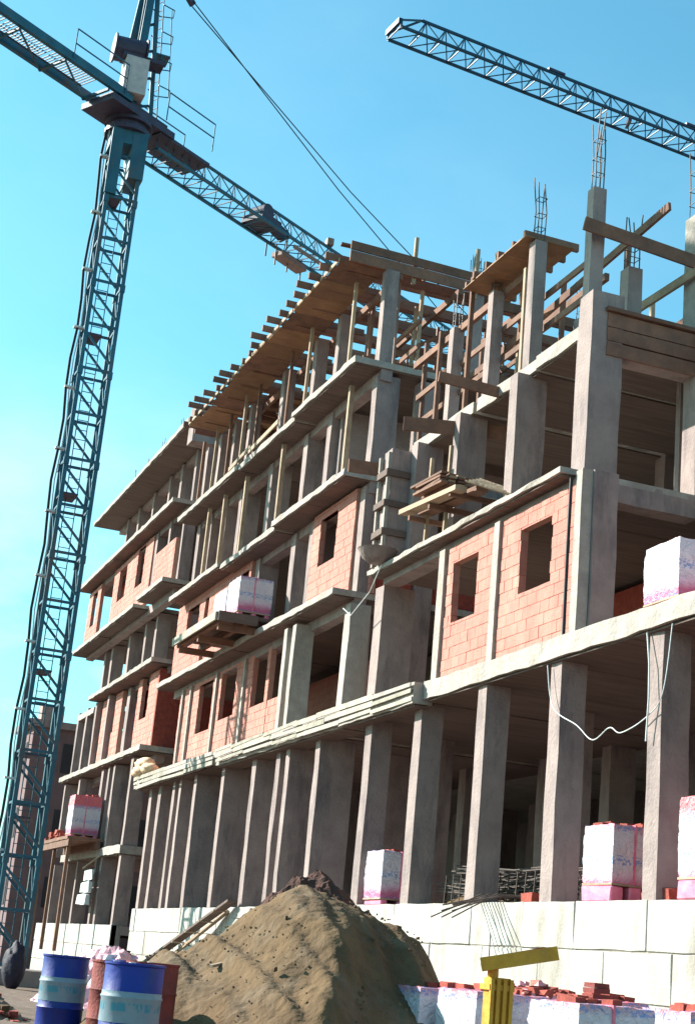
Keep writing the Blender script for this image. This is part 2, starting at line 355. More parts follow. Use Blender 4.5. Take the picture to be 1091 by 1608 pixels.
# ------------------------------------------------------------------ retaining walls (white plinth)
def retaining(name, label, u0, u1, v, top, courses, pl):
    t = thing(name, label, 'retaining wall', (u0, v, 0))
    MB().box(u0, u1, v+.03, v+.35, -.3, top+H-.01).build('wall_core', 'joint', t)
    z1 = top+H
    for i, hgt in enumerate(courses):
        u = u0-(i % 2)*pl*.45
        while u < u1:
            w = pl*random.uniform(.85, 1.15); a, b = max(u, u0), min(u+w-.022, u1)
            if b-a > .1: MB().rbox((a, v+random.uniform(0, .014), z1-hgt+.018), (b, v+.2, z1-random.uniform(0, .012)), 0, 5, .009).build('wall_panel', 'plinth', t, bevel=.008)
            u += w
        z1 -= hgt
    return t
retaining('retaining_wall', 'white stone faced retaining wall under the near and middle blocks, behind the soil heap', 9.5, 49.3, 11.45, 1.32, (.70, .68, .66, .6), 1.9)
retaining('retaining_wall', 'lower white retaining wall under the far block, beside the crane foot', 52.0, 66.3, 11.45, .81, (.7, .7, .8), 2.4)

# ================================================================== BUILDING, NEAR BLOCK (A)
A = thing('building', 'near block of unfinished building with two window openings in pale brick', 'building', (22, 11.5, 0), 'blocks of the building under construction')
fl = MB().box(9.5, 32.6, 11.8, 26, 1.0+H, 1.30+H).build('ground_floor', 'conc', A)
for u in (13.0, 16.0, 19.0, 22.0, 24.75, 27.6, 30.2): column(A, u, 11.5, 1.32, 5.12, .36, .46, .012, 'conc')
for v in (16.4, 21.3):
    for u in (14.5, 17.7, 20.6, 23.3, 26.2, 28.9, 31.8): column(A, u, v, 1.32, 5.12, .4, .6)
for v0, u in ((13.6, 20.0), (13.9, 25.8), (13.4, 28.8), (13.6, 31.4)): column(A, u, v0, 1.32, 5.12, .35, .35)
MB().box(9.5, 32.6, 25.8, 26, 1.3+H, 5.1+H).build('back_wall', 'conc', A)
slab(A, 9.5, 26.95, 11.38, 26, 5.46, .34)
slab(A, 26.97, 32.6, 11.6, 26, 5.42, .3)
# first to second floor
brick_wall(A, 21.75, 26.9, 5.47, 8.16, 11.66, ((22.55, 23.75, 6.62, 7.80), (25.5, 26.62, 6.60, 7.80)), singles=True)
column(A, 24.75, 11.6, 5.46, 8.16, .22, .2, .006, 'concl', name='pilaster')
column(A, 27.2, 11.6, 5.46, 8.16, .26, .3, .008, 'concl')
column(A, 21.73, 11.62, 5.46, 8.35, .22, .2, .006, 'concl', name='pilaster')
column(A, 21.95, 11.83, 5.46, 8.35, .5, .45, .014)       # big dark corner column
MB().tube([(21.8, 11.57, 5.5+H), (21.83, 11.58, 7+H), (21.8, 11.57, 8.25+H)], .03, 6).build('conduit', 'cable', A)
column(A, 31.1, 11.8, 5.46, 8.2, .45, .75)
column(A, 29.3, 15.4, 5.46, 8.2, .4, .5); column(A, 25.0, 16.4, 5.46, 8.2); column(A, 20.0, 16.2, 5.46, 8.2); column(A, 17.0, 16.2, 5.46, 8.2)
MB().box(9.5, 32.6, 25.8, 26, 5.46+H, 8.2+H).build('back_wall', 'conc', A)
MB().box(23.0, 31.5, 15.9, 16.0, 5.46+H, 8.15+H).build('partition', 'rubble', A)
brick_wall(A, 28.6, 32.2, 5.47, 8.0, 15.2, ((29.5, 30.4, 5.6, 7.5),), name='brick_partition')
# second floor deck: thin lip over a set-back edge beam
slab(A, 21.9, 30.7, 11.40, 26, 8.44, .10)
MB().rbox((21.8, 11.72, 8.16+H), (30.5, 12.1, 8.33+H), 0, 14, .01).build('edge_beam', 'conc', A)
slab(A, 9.5, 21.7, 14.1, 26, 8.44, .3)
MB().rbox((21.9, 12.5, 8.02+H), (22.3, 14.1, 8.42+H), 1, 4, .01).build('end_beam', 'conc', A)
MB().rbox((9.5, 14.12, 8.0+H), (21.5, 14.4, 8.12+H), 0, 4, .01).build('edge_beam', 'conc', A)
brick_wall(A, 9.8, 19.6, 5.47, 7.98, 14.3, ((12, 13.2, 6.5, 7.6), (15.6, 16.8, 6.5, 7.6)))
column(A, 22.0, 14.15, 5.46, 8.02, .4, .4)
# second to third floor
column(A, 22.55, 11.95, 8.44, 11.9, .5, .62, .014)
column(A, 22.4, 14.05, 8.44, 11.3, .45, .5)
for u in (25.1, 27.7, 29.9): column(A, u, 11.9, 8.44, 11.25, .32, .62, .012)
for u in (31.5, 27.5, 23.5, 19, 16): column(A, u, 16.6, 8.44, 11.25)
MB().box(23.2, 23.35, 14.5, 25, 8.45+H, 11.2+H).build('partition', 'conc', A)
MB().box(16, 23, 19.0, 19.15, 8.45+H, 11.2+H).build('partition', 'rubble', A)
MB().box(9.5, 32.6, 25.8, 26, 8.45+H, 11.2+H).build('back_wall', 'conc', A)
for a, b, w in ((22.1, 24.45, 12.1), (24.5, 27.1, 12.14), (27.25, 30.4, 12.12)): slab(A, a, b, w, 22, 11.5, .26)
slab(A, 9.5, 22.05, 14.1, 22, 11.5, .28)
for k in range(3):       # horizontal formwork boards of the end beam
    MB().box(22.02, 22.08, 12.25, 14.6, 10.72+H+k*.27, 10.97+H+k*.27, .008).build('formwork_board', 'wood', A)
MB().box(21.95, 22.3, 12.2, 14.7, 11.53+H, 11.60+H, .01).build('formwork_board', 'wood', A)
MB().rbox((22.1, 12.25, 10.75+H), (22.5, 14.2, 11.5+H), 1, 4, .01).build('end_beam', 'conc', A)
MB().rbox((29.9, 11.95, 10.95+H), (30.35, 18, 11.22+H), 1, 5, .01).build('end_beam', 'soffit', A)
# above the third floor
column(A, 22.75, 12.1, 11.5, 14.2, .24, .27, .006, 'conc', bars=6, bh=1.6)
column(A, 25.15, 12.15, 11.5, 14.18, .26, .26, .006, 'conc', bars=4, bh=1.5)
column(A, 23.0, 13.0, 11.5, 12.9, .3, .3, .006, 'conc', bars=4, bh=1.1)
column(A, 22.5, 14.05, 11.5, 14.0, .42, .40, .006, 'concl', bars=6, bh=1.5)
for u, v in ((27.3, 12.3), (29.5, 12.4), (26.5, 15.0), (29.3, 15.4), (24.5, 16.5), (31.6, 15.8)): column(A, u, v, 11.5, 14.0, .24, .26, .008, 'conc', bars=4, bh=.9)
for u, v in ((23.0, 17.5), (20.0, 17.3), (18, 17.3), (21.5, 18.0)): column(A, u, v, 11.5, 12.5+random.random()*.3, .3, .3, .008, 'conc', bars=4, bh=.9)

# formwork piece and falsework on the near block
FA = thing('slab_formwork', 'small plywood formwork on props above the near block, right of the long one', 'formwork', (26.5, 12.5, 11.5+H), 'slab formworks on top of the building')
for i in range(3):
    MB().box(24.95+i*.98, 25.9+i*.98, 11.95, 13.05, 14.22+H, 14.25+H, .004).build('plywood_panel', 'ply', FA)
for i in range(6): MB().bar((25.1+i*.55, 12.0-random.random()*.1, 14.33+H), (25.1+i*.55, 13.2, 14.33+H), .08, .16).build('joist', 'wood', FA)
for v in (12.6, 14.0): MB().bar((25.3, v, 14.0+H), (31.9, v, 14.0+H), .1, .16).build('bearer', 'wood', FA)
for z in (12.4, 13.1): 
    for v in (12.5, 15.4): MB().bar((23.4, v, z+H), (31.9, v+.2, z+H+.1), .05, .13).build('brace', 'wood', FA)
for i, (u, v) in enumerate(((25.6, 12.35), (26.4, 13.6), (27.9, 12.2), (28.6, 13.7), (30.2, 12.5), (31.2, 14.0), (27.2, 15.0), (29.7, 16), (31.8, 12.8), (25.5, 15.2), (24.2, 13.8))):
    MB().bar((u, v, 11.5+H), (u+random.uniform(-.05, .05), v, 13.9+H+(i % 3)*.35), .09).build('prop', 'woodl' if i % 3 == 0 else 'wood', FA)
MB().bar((23.0, 16.2, 13.3+H), (31.5, 16.2, 13.5+H), .06, .3).build('fascia_board', 'wood', FA)
MB().bar((22.0, 18.0, 12.6+H), (31.5, 18.2, 12.9+H), .06, .3).build('fascia_board', 'wood', FA)
for i in range(14):
    u = 24.2+i*.55; v = 12.6+(i*29 % 7)*.5
    MB().bar((u, v, 11.9+H+(i % 4)*.5), (u+random.uniform(-.2, .2), v+2.8, 11.95+H+(i % 4)*.5), .045, .12).build('rail_board', 'wood', FA)
for i in range(5): MB().bar((22.8+i*1.9, 15.5, 12.1+H+.25*(i % 2)), (22.8+i*1.9, 19.0, 12.3+H+.4*(i % 3)), .06, .2).build('joist', 'wood', FA)

# loose boards
def board(p, q, w, h, m, label, up=None):
    o = MB().bar((0, 0, 0), (q[0]-p[0], q[1]-p[1], q[2]-p[2]), w, h, up).build('timber_board', m); o.location = W(p[0], p[1], p[2]+H)
    return tag(o, label, 'board', 'loose timber boards')
board((22.35, 11.85, 13.3), (22.0, 14.3, 12.9), .05, .26, 'wood', 'long reddish board fixed level across the tall corner column and the pale right hand column')
board((21.6, 13.15, 13.65), (27.4, 12.7, 12.75), .06, .16, 'wood', 'sloping board rising right behind the tall corner column, upper end in the sky')
board((22.0, 14.0, 12.75), (24.4, 13.55, 12.4), .06, .17, 'woodl', 'sloping brace board meeting the pale column at the right edge')
board((28.0, 10.9, 10.98), (27.2, 13.4, 11.0), .06, .3, 'wood', 'board poking out below the deck edge, right hand one above the brick windows')
board((30.9, 10.8, 10.85), (30.6, 13.5, 10.9), .06, .3, 'wood', 'board poking out below the deck edge next to the stair gap')
board((26.3, 10.9, 11.45), (26.1, 12.6, 11.3), .06, .22, 'wood', 'short board stub lying on the deck edge above the plank stack')

# yoked column between second and third floor + mortar tub
yc = thing('clamped_column_form', 'timber column form with clamp collars standing on the deck above the brick wall', 'column form', (30.4, 11.7, 8.44+H))
MB().rbox((29.9, 11.45, 8.46+H), (30.35, 12.0, 11.1+H), 2, 5, .02).build('form_shell', 'conc', yc)
for z in (9.1, 9.75, 10.45): MB().box(29.82, 30.45, 11.32, 12.18, z+H, z+.14+H, .01).build('clamp_collar', 'soffit', yc)
for a, b in ((29.88, 11.4), (30.38, 11.4)): MB().bar((a, b, 8.46+H), (a+.05, b, 11.0+H), .08).build('stud', 'concl', yc)
tub = thing('mortar_tub', 'shallow round metal mortar tub at the foot of the clamped column form', 'tub', (29.9, 11.35, 8.44+H))
MB().lathe((29.9, 11.3, 8.44+H), [(.18, 0), (.34, .12), (.42, .28), (.44, .3), (.40, .28), (.30, .12), (.1, .06)], 20).build('bowl', 'conc', tub, True)
MB().lathe((29.9, 11.3, 8.62+H), [(.33, 0), (.2, .05), (.04, .07)], 14).build('mortar', 'wood', tub)
# bracket scaffold with plank stack
ps = thing('bracket_scaffold', 'timber bracket scaffold on the deck edge carrying a stack of planks', 'scaffold', (27, 11.5, 8.44+H))
MB().bar((28.3, 11.2, 9.15+H), (25.6, 11.25, 9.0+H), .25, .1).build('deck_board', 'woodl', ps)
MB().bar((28.1, 11.55, 9.15+H), (25.4, 11.6, 9.0+H), .25, .1).build('deck_board', 'wood', ps)
for u in (25.9, 26.9, 27.9): MB().bar((u, 11.15, 8.95+H), (u, 12.2, 8.95+H), .08, .1).build('bracket', 'wood', ps)
for u in (26.95, 27.9): MB().bar((u, 11.55, 8.46+H), (u-.05, 11.55, 10.3+H), .07).build('upright', 'woodl', ps)
st = thing('plank_stack', 'stack of short rough planks piled on the bracket scaffold', 'planks', (26.6, 11.5, 9.2+H))
for i in range(16):
    r = i//4; c = i % 4
    MB().bar((26.2+random.uniform(-.1, .1), 11.12+c*.19, 9.26+H-.01+r*.065), (27.5+random.uniform(-.2, .2), 11.12+c*.19+random.uniform(-.05, .05), 9.3+H+r*.065), .15, .045).build('plank', random.choice(('wood', 'wood', 'woodl')), st)
for i in range(5): MB().bar((25.5+i*.1, 11.3+i*.12, 9.12+H+i*.06), (24.4+.2*i, 12.3, 8.6+H+i*.1), .12, .03).build('plank', 'woodl', st)

# ================================================================== BUILDING, MIDDLE BLOCK (B)
B = thing('building', 'middle block of the unfinished building carrying the long orange roof formwork', 'building', (41, 11.5, 0), 'blocks of the building under construction')
MB().box(32.62, 50.4, 11.8, 24, 1.0+H, 1.30+H).build('ground_floor', 'conc', B)
for u in (33.3, 38.1, 40.9, 43.7, 47.9, 49.1): column(B, u, 11.5, 1.32, 5.1, .32, .85, .012, 'conc')
for u in (35.4, 36.15, 45.4, 46.15): column(B, u, 11.5, 1.32, 5.1, .28, .85, .012, 'conc')
for v in (15.8, 20.4):
    for u in (34.8, 37.4, 40, 42.6, 45.2, 47.8, 50): column(B, u, v, 1.32, 5.1, .4, .8)
for u in (34.2, 39.6, 42.2, 44.8): column(B, u, 13.4, 1.32, 5.1, .25, .9)
MB().box(32.62, 50.4, 23.8, 24, 1.3+H, 14+H).build('back_wall', 'conc', B)
slab(B, 26.98, 31.0, 11.18, 11.58, 5.45, .42, 'edge_beam'); slab(B, 31.02, 40.6, 11.24, 11.9, 5.43, .40, 'edge_beam')
slab(B, 40.62, 50.2, 11.28, 23, 5.44, .34); slab(B, 32.62, 40.6, 11.92, 23, 5.40, .34)
for u0, u1, dz in ((27.0, 33.9, 0), (33.7, 40.4, .02), (40.7, 49.9, 0)):   # layered edge boards left on the first floor deck
    for k in range(3):
        uu = u0
        while uu < u1-.3:
            ue = min(u1, uu+random.uniform(1.8, 3.4)); jj = lambda: random.uniform(-.025, .025)
            MB().bar((uu, 11.16-.018*k+jj()*.5, 5.12+.135*k+H+dz+jj()), (ue-.02, 11.15-.018*k+jj()*.5, 5.11+.135*k+H+jj()), .025, random.choice((.08, .10, .115))).build('edge_board', random.choice(('greyboard', 'greyboard', 'concl')), B); uu = ue
# first to second
brick_wall(B, 39.05, 48.5, 5.45, 8.22, 11.98, ((39.3, 40.6, 6.72, 8.22), (42.2, 43.75, 6.72, 8.15), (44.6, 46.2, 6.58, 8.1)))
brick_wall(B, 36.25, 39.0, 5.45, 6.72, 11.98)
for u in (36.3, 36.95): column(B, u, 11.62, 5.44, 8.25, .26, .5, .01, 'concl')
column(B, 33.3, 11.9, 5.44, 8.25, .38, .5, .012, 'concl'); column(B, 34.6, 12.6, 5.44, 8.25, .35, .35)
for u in (41.3, 44.2, 47.1, 48.1): column(B, u, 11.9, 5.46, 8.2, .16, .14, .005, 'concl', name='pilaster')
brick_wall(B, 36.8, 44, 5.45, 8.1, 14.5, ((38.5, 39.6, 5.5, 7.6),), name='brick_partition')
slab(B, 32.95, 41.2, 11.42, 23, 8.55, .15); slab(B, 41.22, 49.8, 11.42, 23, 8.56, .15)
for a, b, w, z in ((33, 49.5, 12.0, 8.12), (33, 49.4, 12.12, 11.02), (33, 49.4, 12.15, 13.93)): MB().rbox((a, w, z+H), (b, w+.3, z+.30+H), 0, 20, .01).build('edge_beam', 'conc', B)
# second to third
brick_wall(B, 33.45, 36.55, 8.56, 11.22, 11.98, ((34.7, 35.95, 9.75, 11.0),))
brick_wall(B, 41.9, 50.2, 8.57, 11.3, 11.98, ((42.1, 43.0, 8.7, 11.0), (44.1, 45.6, 9.6, 10.8), (47.4, 48.9, 9.7, 11.0), (46.3, 46.8, 8.6, 11.0)))
for u in (33.4, 37.0, 38.5, 41.7): column(B, u, 12.05, 8.56, 11.2, .34, .6, .012, 'conc')
brick_wall(B, 32.9, 33.05, 8.56, 11.2, 12.3)   # narrow return
MB().box(33.0, 33.12, 12.5, 13.4, 8.56+H, 11.2+H).build('brick_return', 'rubble', B)
MB().box(33.0, 33.12, 13.9, 15.4, 8.56+H, 10.2+H).build('brick_return', 'rubble', B)
MB().box(33.1, 33.2, 15.2, 17.4, 5.46+H, 9.8+H).build('brick_return', 'rubble', B)
column(B, 33.3, 13.45, 5.44, 11.2, .4, .45); column(B, 33.3, 17.4, 5.44, 14.1, .4, .45)
for v in (15.8, 20.4):
    for u in (34.8, 37.4, 40, 42.6, 45.2, 47.8, 50):
        column(B, u, v, 5.44, 8.25, .4, .7); column(B, u, v, 8.56, 11.2, .4, .7); column(B, u, v, 11.5, 14.1, .4, .7)
slab(B, 32.95, 38.5, 11.42, 23, 11.48, .15); slab(B, 38.52, 43.8, 11.52, 23, 11.42, .15); slab(B, 43.82, 49.6, 11.44, 23, 11.5, .15)
# third to fourth
for u in (33.4, 36.6, 38.5, 41.6, 44.6, 46.3, 48.0, 49.5): column(B, u, 12.1, 11.5, 14.1, .34, .6, .012, 'conc')
for u in (34.3, 39.6, 43.1, 45.4, 47.2): column(B, u, 11.8, 11.5, 14.1, .12, .12, .004, 'woodl', name='prop')
for a, b, w, z in ((32.95, 37.7, 11.42, 14.4), (37.72, 42.9, 11.5, 14.34), (42.92, 49.9, 11.45, 14.38)): slab(B, a, b, w, 19.5, z, .15)
MB().box(36, 36.15, 12.3, 16, 11.5+H, 14.1+H).build('partition', 'conc', B)
MB().box(40, 49, 14.2, 14.35, 11.5+H, 14.1+H).build('partition', 'conc', B)
MB().box(32.9, 33.35, 13.2, 13.7, 11.5+H, 14.1+H).build('column', 'conc', B)
# fourth to roof
for u in (33.4, 36.6, 38.5, 41.3, 44.6, 46.3, 48.0, 49.7): column(B, u, 12.1, 14.4, 16.95, .30, .34, .012, 'conc')
for u, v in ((33.5, 14.6), (36.8, 16.3), (33.5, 17.6), (40.8, 16.2), (44.8, 16.2), (48.5, 16.2), (37.5, 19.0)): column(B, u, v, 14.4, 17.0, .26, .26, .01, 'conc', bars=4, bh=1.1)
MB().box(42.5, 49.6, 17.8, 18.0, 14.4+H, 17+H).build('partition', 'conc', B)

# long roof formwork
R = thing('slab_formwork', 'long orange plywood roof formwork with joist ends jutting over the middle block', 'formwork', (41, 12, 14.4+H), 'slab formworks on top of the building')
u = 33.4; k = 0
while u < 47.2:
    w = 1.2; z = 16.98+random.uniform(-.015, .015)
    MB().box(u, u+w-.02, 10.98+random.uniform(-.09, .09), 12.12, z+H, z+.022+H, .004).build('plywood_panel', 'ply' if k % 3 else 'wood', R)
    MB().bar((u+.05, 10.93, 17.05+H), (u+w-.05, 10.93, 17.06+H), .03, .10).build('edge_board', 'woodl', R)
    if u > 42.0: z += .2; MB().box(u, u+w-.02, 12.47, 19, z+H, z+.022+H).build('plywood_panel', 'ply', R)
    u += w; k += 1
u = 33.55; k = 0
while u < 48.2:
    out = 10.62+random.uniform(-.2, .25); z = 17.12+H+random.uniform(-.02, .02)
    MB().bar((u, out, z), (u+random.uniform(-.08, .08), 18.6 if k % 2 else 13.2, z), .085, .17).build('joist', 'wood', R)
    if k % 2 == 0: MB().bar((u+.3, 11.3, z-.02), (u+.3+random.uniform(-.1, .1), 19.2, z-.03), .07, .26).build('joist', 'wood', R)
    u += .66; k += 1
for v in (12.52, 14.2, 16.1, 18.2): MB().bar((33.2, v, 16.9+H), (48.3, v, 16.9+H), .1, .18).build('bearer', 'wood', R)
for z in (15.2, 15.9):
    for v in (13.2, 16.4, 18.8): MB().bar((33.3, v, z+H), (44.0, v+.2, z+.12+H), .05, .14).build('brace', 'wood', R)
for u in (34.6, 36.2, 38.2, 40.3, 42.2):
    MB().bar((u, 12.2, 15.0+H+.1*(u % 1)), (u+.2, 19.4, 15.15+H), .06, .2).build('brace', 'wood', R)
    MB().bar((u+.7, 12.8, 15.75+H), (u+.5, 19.4, 15.6+H), .05, .16).build('brace', 'wood', R)
for z0, h in ((16.98, .30), (17.27, .24)): MB().bar((33.2, 11.12, z0+.13+H), (33.22, 15.6, z0+.10+H), .05, h-.01).build('fascia_board', 'wood', R)
MB().bar((33.5, 10.95, 17.5+H), (33.3, 12.4, 17.45+H), .16, .05).build('fascia_board', 'wood', R)
for q, (u, v) in enumerate([(34.2, 11.7), (35.3, 12.6), (37.6, 11.7), (39.5, 11.8), (40.4, 12.7), (42.5, 11.8), (43.6, 11.7), (45.5, 11.8), (47.2, 11.8), (48.8, 11.8), (34.8, 13.6), (36.2, 13.4), (38, 13.8), (40, 14.2), (42, 13.9), (34.9, 15.2), (37.2, 15.4), (39, 17.5), (35.2, 17.1), (41.8, 16.9), (33.9, 13.4), (33.8, 16.2), (36, 18.7), (46, 14), (44, 14.5)]):
    MB().bar((u, v, 14.4+H), (u+random.uniform(-.12, .12), v, 16.9+H+(0.9 if q in (20, 21) else 0)), .085).build('prop', 'woodl' if q % 2 == 0 else 'wood', R)
for q, (u, v) in enumerate([(33.3, 12.9), (33.25, 14.6), (33.3, 15.2)]):
    MB().bar((u, v, 16.8+H), (u, v, 18.1+H+.1*q), .09).build('stake', 'woodl', R)
for i in range(16):
    u = 33.6+i*.62; v = 12.3+(i*37 % 11)*.35
    MB().bar((u, v, 14.5+H+(i % 5)*.45), (u+random.uniform(-.2, .2), v+3.6, 14.55+H+(i % 5)*.45), .045, .13).build('rail_board', 'wood', R)
for i in range(12):
    MB().bar((33.7+(i % 4)*2.1, 12.7+(i//4)*2.0, 14.4+H), (33.7+(i % 4)*2.1, 12.7+(i//4)*2.0, 17+H), .06).build('prop', 'prop', R)
for a, b in (((36.3, 12.2, 15), (34.4, 15.2, 16.8)), ((39.5, 13.2, 16.9), (37.5, 16.5, 14.9)), ((35.8, 15.6, 15), (34.4, 18.0, 16.8))): MB().bar((a[0], a[1], a[2]+H), (b[0], b[1], b[2]+H), .05, .1).build('diagonal_brace', 'wood', R)
for i in range(9):
    vv = 14.7+.09*(i % 3); uu = 33.6+.12*(i//3)
    MB().tube([(uu, vv, 16.9+H), (uu+.05, vv, 18.2+H+.1*(i % 2))], .012, 5).build('starter_bar', 'rebar', R)
# balustrade boards on fourth-floor deck
for a, b in ((39.2, 42.0), (41.8, 44.0)): MB().bar((a, 11.5, 14.62+H), (b, 11.5, 14.5+H), .04, .14).build('edge_board', 'woodl', B)
pb = MB().box(49.9, 50.6, 11.6, 12.9, 17.25+H, 18.6+H).build('parapet_box', 'conc', B)

# ================================================================== BUILDING, FAR BLOCK (C)
Cc = thing('building', 'far block of the building with overhanging flat roof beside the crane mast', 'building', (58, 11.5, 0), 'blocks of the building under construction')
MB().box(52.0, 66, 11.8, 24, .5+H, .79+H).build('ground_floor', 'conc', Cc)
for u in (52.4, 55.3, 56.2, 59.6, 61.6, 64.4): column(Cc, u, 11.5, .8, 3.1, .3, .5, .01, 'conc')
MB().box(52, 66, 23.8, 24, .8+H, 18+H).build('back_wall', 'conc', Cc)
slab(Cc, 52.0, 62.6, 11.4, 23, 3.42, .28)
for u in (52.4, 55.2, 56.1, 57.2, 61.5, 64.5): column(Cc, u, 11.5, 3.42, 6.35, .3, .5, .01, 'conc')
slab(Cc, 50.6, 64.8, 11.3, 23, 6.64, .18)
for u in (59.0, 61.2, 63.0, 64.8): column(Cc, u, 11.7, 6.64, 9.4, .3, .5, .01, 'conc')
brick_wall(Cc, 57.2, 60.7, 6.66, 9.42, 11.90, ((58.3, 59.6, 7.95, 9.42),))
brick_wall(Cc, 51.35, 54.6, 6.66, 9.42, 11.90, ((52.9, 54.0, 7.9, 9.42),))
column(Cc, 56.6, 11.95, 6.66, 9.4, .5, .5)
MB().box(51.3, 51.45, 11.85, 17.5, 6.66+H, 9.4+H).build('brick_end_wall', 'rubble', Cc)
MB().box(54.6, 57.2, 12.6, 12.75, 6.66+H, 9.4+H).build('brick_recess', 'rubble', Cc)
slab(Cc, 50.9, 61.5, 11.4, 23, 9.66, .15); slab(Cc, 61.52, 64.9, 11.7, 23, 9.3, .24)
for u in (51.2, 55.2, 56.9, 59.6, 62.8, 64.2): column(Cc, u, 12.35, 9.66, 12.1, .3, .5, .01, 'conc')
slab(Cc, 50.9, 54.8, 11.4, 23, 12.5, .15); slab(Cc, 55.2, 61.4, 11.4, 23, 12.36, .15); slab(Cc, 61.42, 66.8, 11.4, 19, 12.33, .15)
brick_wall(Cc, 55.3, 62.0, 12.52, 15.1, 11.90, ((56.6, 57.8, 13.5, 15.05), (59.6, 61.0, 13.55, 14.9)))
brick_wall(Cc, 51.7, 54.7, 12.52, 14.2, 11.90, slope=.0)
brick_wall(Cc, 64.6, 67.2, 12.5, 15.1, 11.90, ((65.3, 66.3, 13.4, 14.9),))
MB().box(62, 64.6, 12.7, 12.85, 12.5+H, 15.1+H).build('brick_recess', 'rubble', Cc)
for u in (55.15, 51.2, 53.2): column(Cc, u, 11.95, 12.5, 15.1, .26, .4, .01, 'conc')
slab(Cc, 50.9, 67.6, 11.42, 21, 15.4, .16)
for u in (50.6, 52.8, 54.9, 56.7, 59.3, 61.9, 64.0): column(Cc, u, 12.5, 15.4, 17.9, .28, .5, .01, 'conc')
MB().box(50.5, 62, 15.0, 15.2, 15.4+H, 17.9+H).build('partition', 'conc', Cc)
slab(Cc, 50.2, 66.3, 11.45, 21, 18.15, .15)
for v in (15.8, 19.6):
    for u in (53, 57, 61, 65):
        for a, b in ((.8, 6.3), (6.64, 9.4), (9.66, 12.1), (12.5, 15.1)): column(Cc, u, v, a, b, .4, .6)
for u in (52.1, 54.6, 57.7, 60.2, 62.4): column(Cc, u, 12.2, 18.15, 18.45, .28, .4, .01, 'conc', bars=4, bh=1.3)
for k in range(5): MB().bar((51.5+3*k, 11.6, 18.22+H), (53.5+3*k, 11.6, 18.24+H), .05, .1).build('edge_board', 'woodl', Cc)

for a, b, w, z in ((51, 64.5, 12.0, 6.2), (51, 61, 12.1, 9.25), (51.5, 66.5, 12.0, 12.0), (51, 67.2, 12.0, 14.98), (51, 66, 12.6, 17.75)): MB().rbox((a, w, z+H), (b, w+.3, z+.32+H), 0, 16, .01).build('edge_beam', 'conc', Cc)
# low building beyond
D = thing('building', 'low dark red brick building beyond the crane at the far left', 'building', (70.7, 12, 0))
MB().box(69, 72.5, 10.6, 22, 0, 9.2+H).build('wall', 'farwall', D)
MB().box(68.7, 72.8, 10.3, 22.3, 9.2+H, 9.5+H).build('roof', 'conc', D)
for i in range(3):
    for j in range(1):
        w = MB().box(70.2+j*2.8, 71.4+j*2.8, 10.57, 10.7, 1.5+i*2.9+H, 2.8+i*2.9+H).build('window', 'dark', D)
    for j in range(3):
        MB().box(68.97, 69.1, 12+j*3.2, 13.2+j*3.2, 1.5+i*2.9+H, 2.8+i*2.9+H).build('window', 'dark', D)
MB().box(70, 71, 11, 12, 9.5+H, 10.4+H).build('chimney', 'conc', D)
for (a, b, c, d, h, lb) in ((96, 108, -2, 7.5, 5.0, 'pale low house on the horizon left of the crane foot'), (84, 94, 4.5, 9.3, 6.0, 'brownish flat roofed house on the horizon behind the crane foot')):
    E_ = thing('house', lb, 'house', ((a+b)/2, (c+d)/2, 0), 'far houses behind the crane')
    MB().box(a, b, c, d, 0, h).build('wall', 'farwall', E_); MB().box(a-.3, b+.3, c-.3, d+.3, h, h+.3).build('roof', 'conc', E_)
    for j in range(3):
        for i in range(int(h/2.8)): MB().box(a-.03, a+.1, c+1+j*1.4+(.4*j), c+1.8+j*1.8, 1+i*2.7, 2.2+i*2.7).build('window', 'dark', E_)

